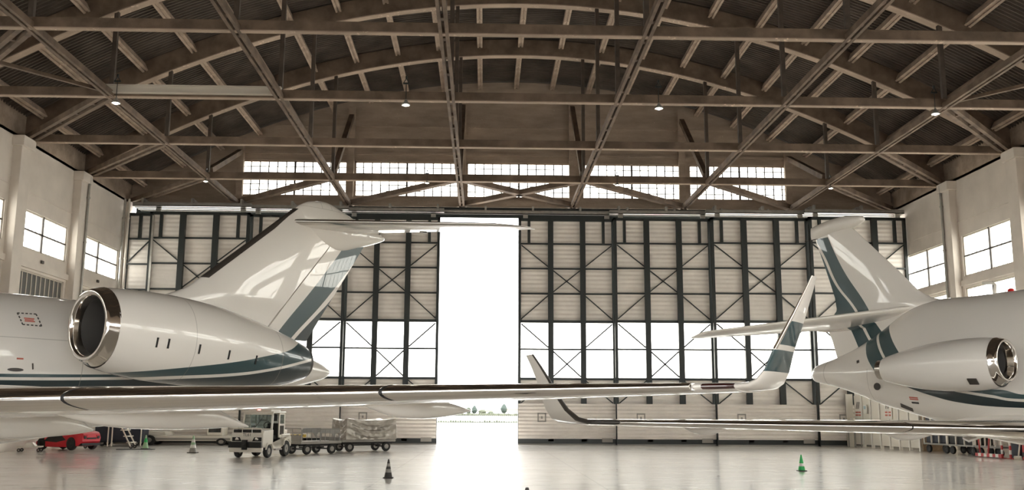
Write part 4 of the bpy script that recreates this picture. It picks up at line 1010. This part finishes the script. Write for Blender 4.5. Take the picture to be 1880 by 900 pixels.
MB().box((-1.88,-.7,.24), (-1.6,.7,.36)).lathe([(0,-1.9),(.09,-1.9),(.09,-1.8),(0,-1.8)], 14, 'x', (0,-.5,.66)).lathe([(0,-1.9),(.09,-1.9),(.09,-1.8),(0,-1.8)], 14, 'x', (0,.5,.66)).box((-1.89,-.35,.56), (-1.8,.35,.64)).build('rear_grille', M['black'], car)
for s in (-1, 1):
    MB().prism([(-.75,.52),(.0,.40),(1.0,.45),(.6,.72),(-.3,.80)], s*.87, s*.88, 'xz').build('side_intake', M['black'], car)
    for x, r in ((-1.15,.34), (1.2,.32)): wheel(car, x, s*.78, r, .26, hub=M['black'])
    MB().box((-1.9, s*.35, .70), (-1.84, s*.6, .76)).build('tail_lamp', M['lens_red'], car)
# low aircraft tractor along the back doors
lt = empty('aircraft_tractor', (-16.75, 57.6, 0), 0, label='long low white aircraft tractor parked along the closed hangar doors', cat='aircraft tractor')
lt.scale = (1, 1, .68)
MB().box((-2.9,-.8,.35), (2.6,.8,.78)).prism([(-2.9,.78),(-1.2,.78),(-1.3,1.12),(-2.5,1.15),(-2.8,1.05)], -.8, .8, 'xz').build('body', M['white_paint'], lt, bevel=.04)
MB().box((1.0,-.6,.78), (1.9,.6,1.55)).build('driver_cab', M['white_paint'], lt, bevel=.05)
MB().box((1.1,-.61,1.05), (1.8,-.6,1.48)).build('cab_window', M['dark_glass'], lt)
MB().box((-2.6,-.83,.42), (2.4,-.8,.60)).build('side_stripe', M['grey_paint'], lt)
for x in (-2.2, 1.9):
    for s in (-1, 1): wheel(lt, x, s*.75, .42 if x < 0 else .3, .25)
bl = empty('low_trailer', (-12.1, 58.2, 0), 0, label='low trailer with black and yellow striped edge beside the low tractor', cat='trailer')
MB().box((-1.9,-.7,.45), (1.9,.7,.62)).build('deck', M['white_paint'], bl)
h = MB()
for k in range(13): x = -1.85 + k*.28; h.prism([(x,.46),(x+.13,.46),(x+.25,.61),(x+.12,.61)], -.715, -.70, 'xz')
MB().box((-1.9,-.708,.45), (1.9,-.70,.62)).build('warning_board', M['yellow'], bl); h.build('warning_stripe', M['black'], bl)
for x in (-1.3, 1.3):
    for s in (-1, 1): wheel(bl, x, s*.6, .24, .15)
MB().prism([(-1.9,.62),(-1.0,.62),(-1.15,.9),(-1.75,.95)], -.6, .6, 'xz').build('winch_cover', M['white_paint'], bl, bevel=.03)

# ------------------------------------------------------------------ along the wall beside the smaller jet
PA, PB = Vector((22.12, 58.45)), Vector((22.92, 51.5))     # the row runs a little askew to the wall
PN = ['farthest in, beside the doors', 'second from the doors', 'third from the doors', 'fourth from the doors', 'fifth from the doors', 'sixth from the doors', 'seventh, at the open end']
dv = (PB - PA); step_ = dv.length/7; rzp = math.atan2(dv.y, dv.x) + PI/2
def row(t, off=0): p = PA + dv*t; nrm = Vector((dv.y, -dv.x)).normalized(); return p.x + nrm.x*off, p.y + nrm.y*off
for k in range(7):
    x, y = row((k+.5)/7)
    c = empty('partition_panel', (x, y, 0), rzp, label='white partition panel of the row along the wall, ' + PN[k], cat='partition panel', group='white partition panels')
    d = step_/2 - .012
    MB().box((0,-d,.16), (.08,d,3.0)).build('sheet', M['white_paint'], c)
    MB().box((-.05,-d,0), (.13,-d+.09,3.02)).build('post', M['reflect_white'], c)
    MB().box((-.01,-d,1.52), (.0,d,1.56)).build('seam', M['grey_paint'], c)
ep = MB().box((0,0,0), (1.3,.06,3.0)).build('partition_end', M['wood']); ep.location = (PB.x+.05, PB.y-.12, 0); tag(ep, 'brown end board closing the row of white partition panels', 'partition panel')
tag(MB().box((21.66,58.58,0), (22.10,58.64,3.1)).box((21.66,58.54,0), (21.72,58.66,3.1)).build('partition_screen', M['white_paint']), 'narrow white screen board standing between the hangar doors and the panel row', 'screen')
def poster(loc, label, facing):
    p = empty('warning_sign', loc, facing, label=label, cat='sign', group='warning posters')
    MB().box((-.42,-.0,-.55), (.42,.012,.55)).build('board', M['paper'], p)
    g = MB()
    for k in range(3): g.bar((-.16+.14*k-.05,-.006,.02), (-.05+.14*k-.02,-.006,.42), .05, .012, up=(0,1,0))
    g.build('slash_symbol', M['print_dark'], p)
    t = MB()
    for z in (-.18, -.34):
        for a, b in ((-.3,-.19),(-.17,-.02),(.02,.12),(.15,.3)): t.box((a,-.008,z-.045), (b,-.0,z+.045))
    t.build('text_line', M['print_red'], p)
    return p
poster((*row(.075, .04), 2.2), 'poster with dark slashes and red text on the white panel by the doors', rzp-PI/2)
poster((*row(.56, .04), 2.2), 'poster with dark slashes and red text below the smaller jet tail cone', rzp-PI/2)
ib = empty('control_box', (*row(.22, .07), 2.2), rzp-PI/2, label='small white wall box with blue-grey screen between the two posters', cat='control box')
MB().box((-.16,-.08,-.25), (.16,0,.25)).build('case', M['reflect_white'], ib, bevel=.01); MB().box((-.11,-.09,-.0), (.11,-.08,.18)).build('screen', M['screen'], ib)
tag(MB().box((21.5,57.0,1.18), (21.98,58.2,1.23)).box((21.55,57.05,0), (21.6,57.1,1.2)).box((21.55,58.1,0), (21.6,58.15,1.2)).box((21.9,57.05,0), (21.95,57.1,1.2)).box((21.9,58.1,0), (21.95,58.15,1.2)).build('work_bench', M['steel_mid']), 'narrow steel bench below the control box by the white panels', 'bench')
tag(MB().lathe([(.10,1.23),(.11,1.3),(.1,1.62),(.04,1.70),(.0,1.70)], 16, c=(21.75,57.95,0)).build('canister', M['reflect_white'], None, True), 'white canister standing on the narrow bench by the doors', 'canister')
tag(MB().box((21.6,57.1,1.23), (21.9,57.6,1.5)).build('tool_case', M['green_cone'], None, bevel=.02), 'green tool case lying on the narrow bench by the doors', 'case')
# post trolleys
def trolley(loc, rz, L, nposts, fill, label):
    t = empty('post_trolley', loc, rz, label=label, cat='trolley', group='white post trolleys')
    MB().box((-L/2,-.6,.40), (L/2,.6,.48)).build('deck', M['steel_mid'], t)
    for i in range(nposts):
        x = -L/2 + .04 + (L-.08)*i/(nposts-1)
        for s in (-1, 1): MB().bar((x,s*.57,.45), (x,s*.57,1.95), .06, .06).build('post', M['white_paint'], t)
    MB().tube([(-L/2,-.57,1.95),(L/2,-.57,1.95)], .03, 8).tube([(-L/2,.57,1.95),(L/2,.57,1.95)], .03, 8).build('top_rail', M['white_paint'], t, True)
    if fill: MB().box((-L/2+.08,-.5,.48), (L/2-.08,.5,1.75 if fill == 1 else .95)).build('load', M['blue_dark'] if fill == 1 else M['black'], t, bevel=.05)
    for x in (-L/2+.25, L/2-.25):
        for s in (-1, 1): wheel(t, x, s*.45, .20, .12, hub=M['black'])
    return t
trolley((23.35, 49.6, 0), math.radians(98), 2.0, 4, 1, 'white post trolley with dark load beside the partition end board')
trolley((23.5, 47.3, 0), math.radians(98), 2.1, 4, 2, 'white post trolley with low black load in the middle of the three')
trolley((23.7, 45.1, 0), math.radians(98), 1.9, 6, 0, 'empty white trolley with close posts beside the striped barriers')
for k, (x, y, lab) in enumerate(((22.85, 45.2, 'first'), (22.9, 44.6, 'second'))):
    tag(MB().bar((x, y, .0), (x+.05, y-.25 if k else y+.25, 1.55), .06, .05).bar((x, y, .0), (x+.05, y+.05, .1), .1, .2).build('red_strut', M['red_dull']), 'dark red leaning strut forming a V at the empty trolley, %s of the pair' % lab, 'strut', 'dark red struts')
def striped(name, a, b, w, n, label, cat, group):
    m = MB(); a, b = Vector(a), Vector(b)
    for k in range(n): m.bar(a+(b-a)*k/n, a+(b-a)*(k+1)/n, w, w*.6, up=(1,0,0), mi=k % 2)
    m.box((a.x-.12,a.y-.12,0), (a.x+.12,a.y+.12,.03)) if abs((b-a).z) > .5 else None
    tag(m.build(name, [M['red_dull'], M['reflect_white']]), label, cat, group)
striped('barrier_post', (23.0,43.55,0), (23.0,43.55,1.5), .10, 8, 'red and white striped barrier post, the one closer to the trolleys', 'barrier post', 'striped barrier posts')
striped('barrier_post', (23.05,42.95,0), (23.05,42.95,1.5), .10, 8, 'red and white striped barrier post beside the red cabinet', 'barrier post', 'striped barrier posts')
striped('barrier_plank', (22.5,44.9,.12), (22.7,43.0,.12), .14, 9, 'red and white striped plank lying low before the trolleys', 'barrier plank', None)
for p in ((22.75,46.6),(23.0,45.1)): pass
bx = MB().box((-.4,-.3,0), (.4,.3,1.55)).build('equipment_cabinet', M['blue_dark'], None, bevel=.02); bx.location = (23.85, 43.35, 0); MB().box((-.41,-.2,1.2), (-.4,.0,1.3)).box((-.41,-.2,.9), (-.4,.0,.98)).build('label_plate', M['reflect_white'], bx)
tag(bx, 'dark blue cabinet with small white plates behind the striped posts', 'cabinet')
rb = MB().box((-.5,-.55,0), (.5,.55,1.0)).prism([(-.5,1.0),(.5,1.0),(.35,1.45),(-.35,1.45)], -.5, .5, 'xz').build('fire_cabinet', M['red_dull'], None, bevel=.03); rb.location = (23.85, 42.0, 0)
MB().box((-.52,-.35,.75), (-.5,.1,1.0)).build('panel', M['grey_paint'], rb); MB().box((-.53,-.5,.1), (-.5,.5,.3)).build('plinth', M['black'], rb)
tag(rb, 'red cabinet with grey panel at the wall beside the striped posts', 'cabinet')
tag(MB().bar((22.8,41.9,0), (23.2,42.2,1.3), .05, .05).bar((22.8,41.9,0.0), (22.85,41.95,.06), .3, .3).build('prop_pole', M['white_paint']), 'white slanting pole standing before the red cabinet', 'pole')

# ------------------------------------------------------------------ beyond the open door
def tree(loc, h, w, mt, kind, label, seed):
    r = random.Random(seed); t = empty('tree', loc, r.random()*6, label=label, cat='tree', group='trees across the airfield')
    MB().tube([(0,0,0),(0,0,h*.4)], [h*.03, h*.02], 8).build('trunk', M['bark'], t, True)
    m = MB(); n1, n2 = 14, 12; rings = []
    for j in range(1, n2):
        v = j/n2; rad = (math.sin(PI*v**.8) if kind == 'tall' else math.sin(PI*v)**.6)*w/2
        rings.append([((rad*(1+.28*(r.random()-.5)))*math.cos(2*PI*i/n1), (rad*(1+.28*(r.random()-.5)))*math.sin(2*PI*i/n1), h*(.12+.88*v)+h*.03*(r.random()-.5)) for i in range(n1)])
    m.loft(rings); m.build('crown', mt, t, True, 20); return t
TR = [(-6.5,'leaf_pale',10,7,'round','pale round tree across the airfield, first from the wing pod'), (1.0,'leaf_pale',12,6.5,'round','pale tree across the airfield, second from the wing pod'), (8.2,'leaf_green',12,6.5,'round','mid green tree in the clump across the airfield, third from the wing pod'), (15,'leaf_dark',14.5,8,'tall','dark upright tree at the clump end across the airfield'),
      (24,'leaf_pale',9,11,'round','broad pale tree across the airfield beside the dark upright one'), (34,'leaf_green',6,8,'round','low bushy tree before the white houses across the airfield'), (49,'leaf_dark',17,9,'tall','tall single poplar-shaped tree across the airfield near the door edge'), (71,'leaf_green',11,5,'tall','narrow tree across the airfield almost hidden by the door edge')]
for i, (px, mt, h_, w_, kd, lab) in enumerate(TR): tree((-18.5 + px*.72, 820, .05), h_*.62, w_*.62, M[mt], kd, lab, i+3)
for i, (x, y, w_, h_, lab) in enumerate(((-22, 860, 9, 5, 'white house across the airfield behind the pale trees'), (2, 850, 12, 5, 'long white house across the airfield beside the low bushy tree'), (24, 870, 14, 6.5, 'white building across the airfield beside the poplar-shaped tree'))):
    b = empty('house', (x, y, .05), 0, label=lab, cat='house', group='houses across the airfield')
    MB().box((-w_/2,-4,0), (w_/2,4,h_*.7)).build('wall', M['house'], b); MB().prism([(-w_/2-.3,h_*.7),(w_/2+.3,h_*.7),(w_/2-1,h_),(-w_/2+1,h_)], -4.4, 4.4, 'xz').build('roof', M['tile'], b)
m = MB(); r = random.Random(5); pts = []
for k in range(90):
    x = -60 + k*1.6; m.lathe([(.2,.06),(1.1+.5*r.random(),.5),(.8,1.2+.9*r.random()),(.05,1.7+.8*r.random())], 7, c=(x, 800 + 3*r.random(), 0))
tag(m.build('hedge_foliage', M['leaf_pale'], None, True, 30), 'low hedge along the far side of the airfield before the houses', 'hedge', kind='stuff')
m = MB()
for k in range(160):
    x = -40 + k*.5; hh = .2 + .35*r.random(); m.prism([(x,.05),(x+.5,.05),(x+.3,hh),(x+.1,hh*.8)], 204.6, 205.2, 'xz')
tag(m.build('weeds', M['leaf_green']), 'low green weeds along the edge of the apron', 'weeds', kind='stuff')

# ------------------------------------------------------------------ camera, light
f_px, pitch, yaw, roll = 1790.51, .1713, .0278, .0047
cam = bpy.data.cameras.new('camera'); co = bpy.data.objects.new('camera', cam); COL.objects.link(co)
cam.sensor_fit = 'HORIZONTAL'; cam.sensor_width = 36; cam.lens = f_px/1880*36; cam.clip_start = .1; cam.clip_end = 6000
cy, sy, cp, sp = math.cos(yaw), math.sin(yaw), math.cos(pitch), math.sin(pitch)
fw = Vector((sy*cp, cy*cp, sp)); rt = Vector((cy, -sy, 0)); dn = -rt.cross(fw)
r2 = rt*math.cos(roll) - dn*math.sin(roll); d2 = rt*math.sin(roll) + dn*math.cos(roll)
Rm = Matrix((r2, -d2, -fw)).transposed().to_4x4(); Rm.translation = (0, 0, 1.85)
co.matrix_world = Rm; SC.camera = co

w = bpy.data.worlds.new('sky'); SC.world = w; w.use_nodes = True
n = NT(w); bg = w.node_tree.nodes['Background']
tc = n.new('ShaderNodeTexCoord'); nz = n.noise(n.scalev(tc.outputs['Generated'], (1.5,1.5,4)), 2.2, 6, .6)
n.put(bg.inputs['Color'], n.mix(n.ramp(nz, 0, 1, .35, .65), (.80,.84,.88), (1,.98,.94)))
bg.inputs['Strength'].default_value = 1.0
SC.view_settings.view_transform = 'Standard'; SC.view_settings.look = 'None'; SC.view_settings.gamma = 1; SC.view_settings.use_curve_mapping = False
SC.view_settings.exposure = 3.5
cyc = SC.cycles; cyc.max_bounces = 10; cyc.diffuse_bounces = 6; cyc.glossy_bounces = 4; cyc.transparent_max_bounces = 12; cyc.transmission_bounces = 4
cyc.caustics_reflective = False; cyc.caustics_refractive = False; cyc.sample_clamp_indirect = 6; cyc.use_denoising = True
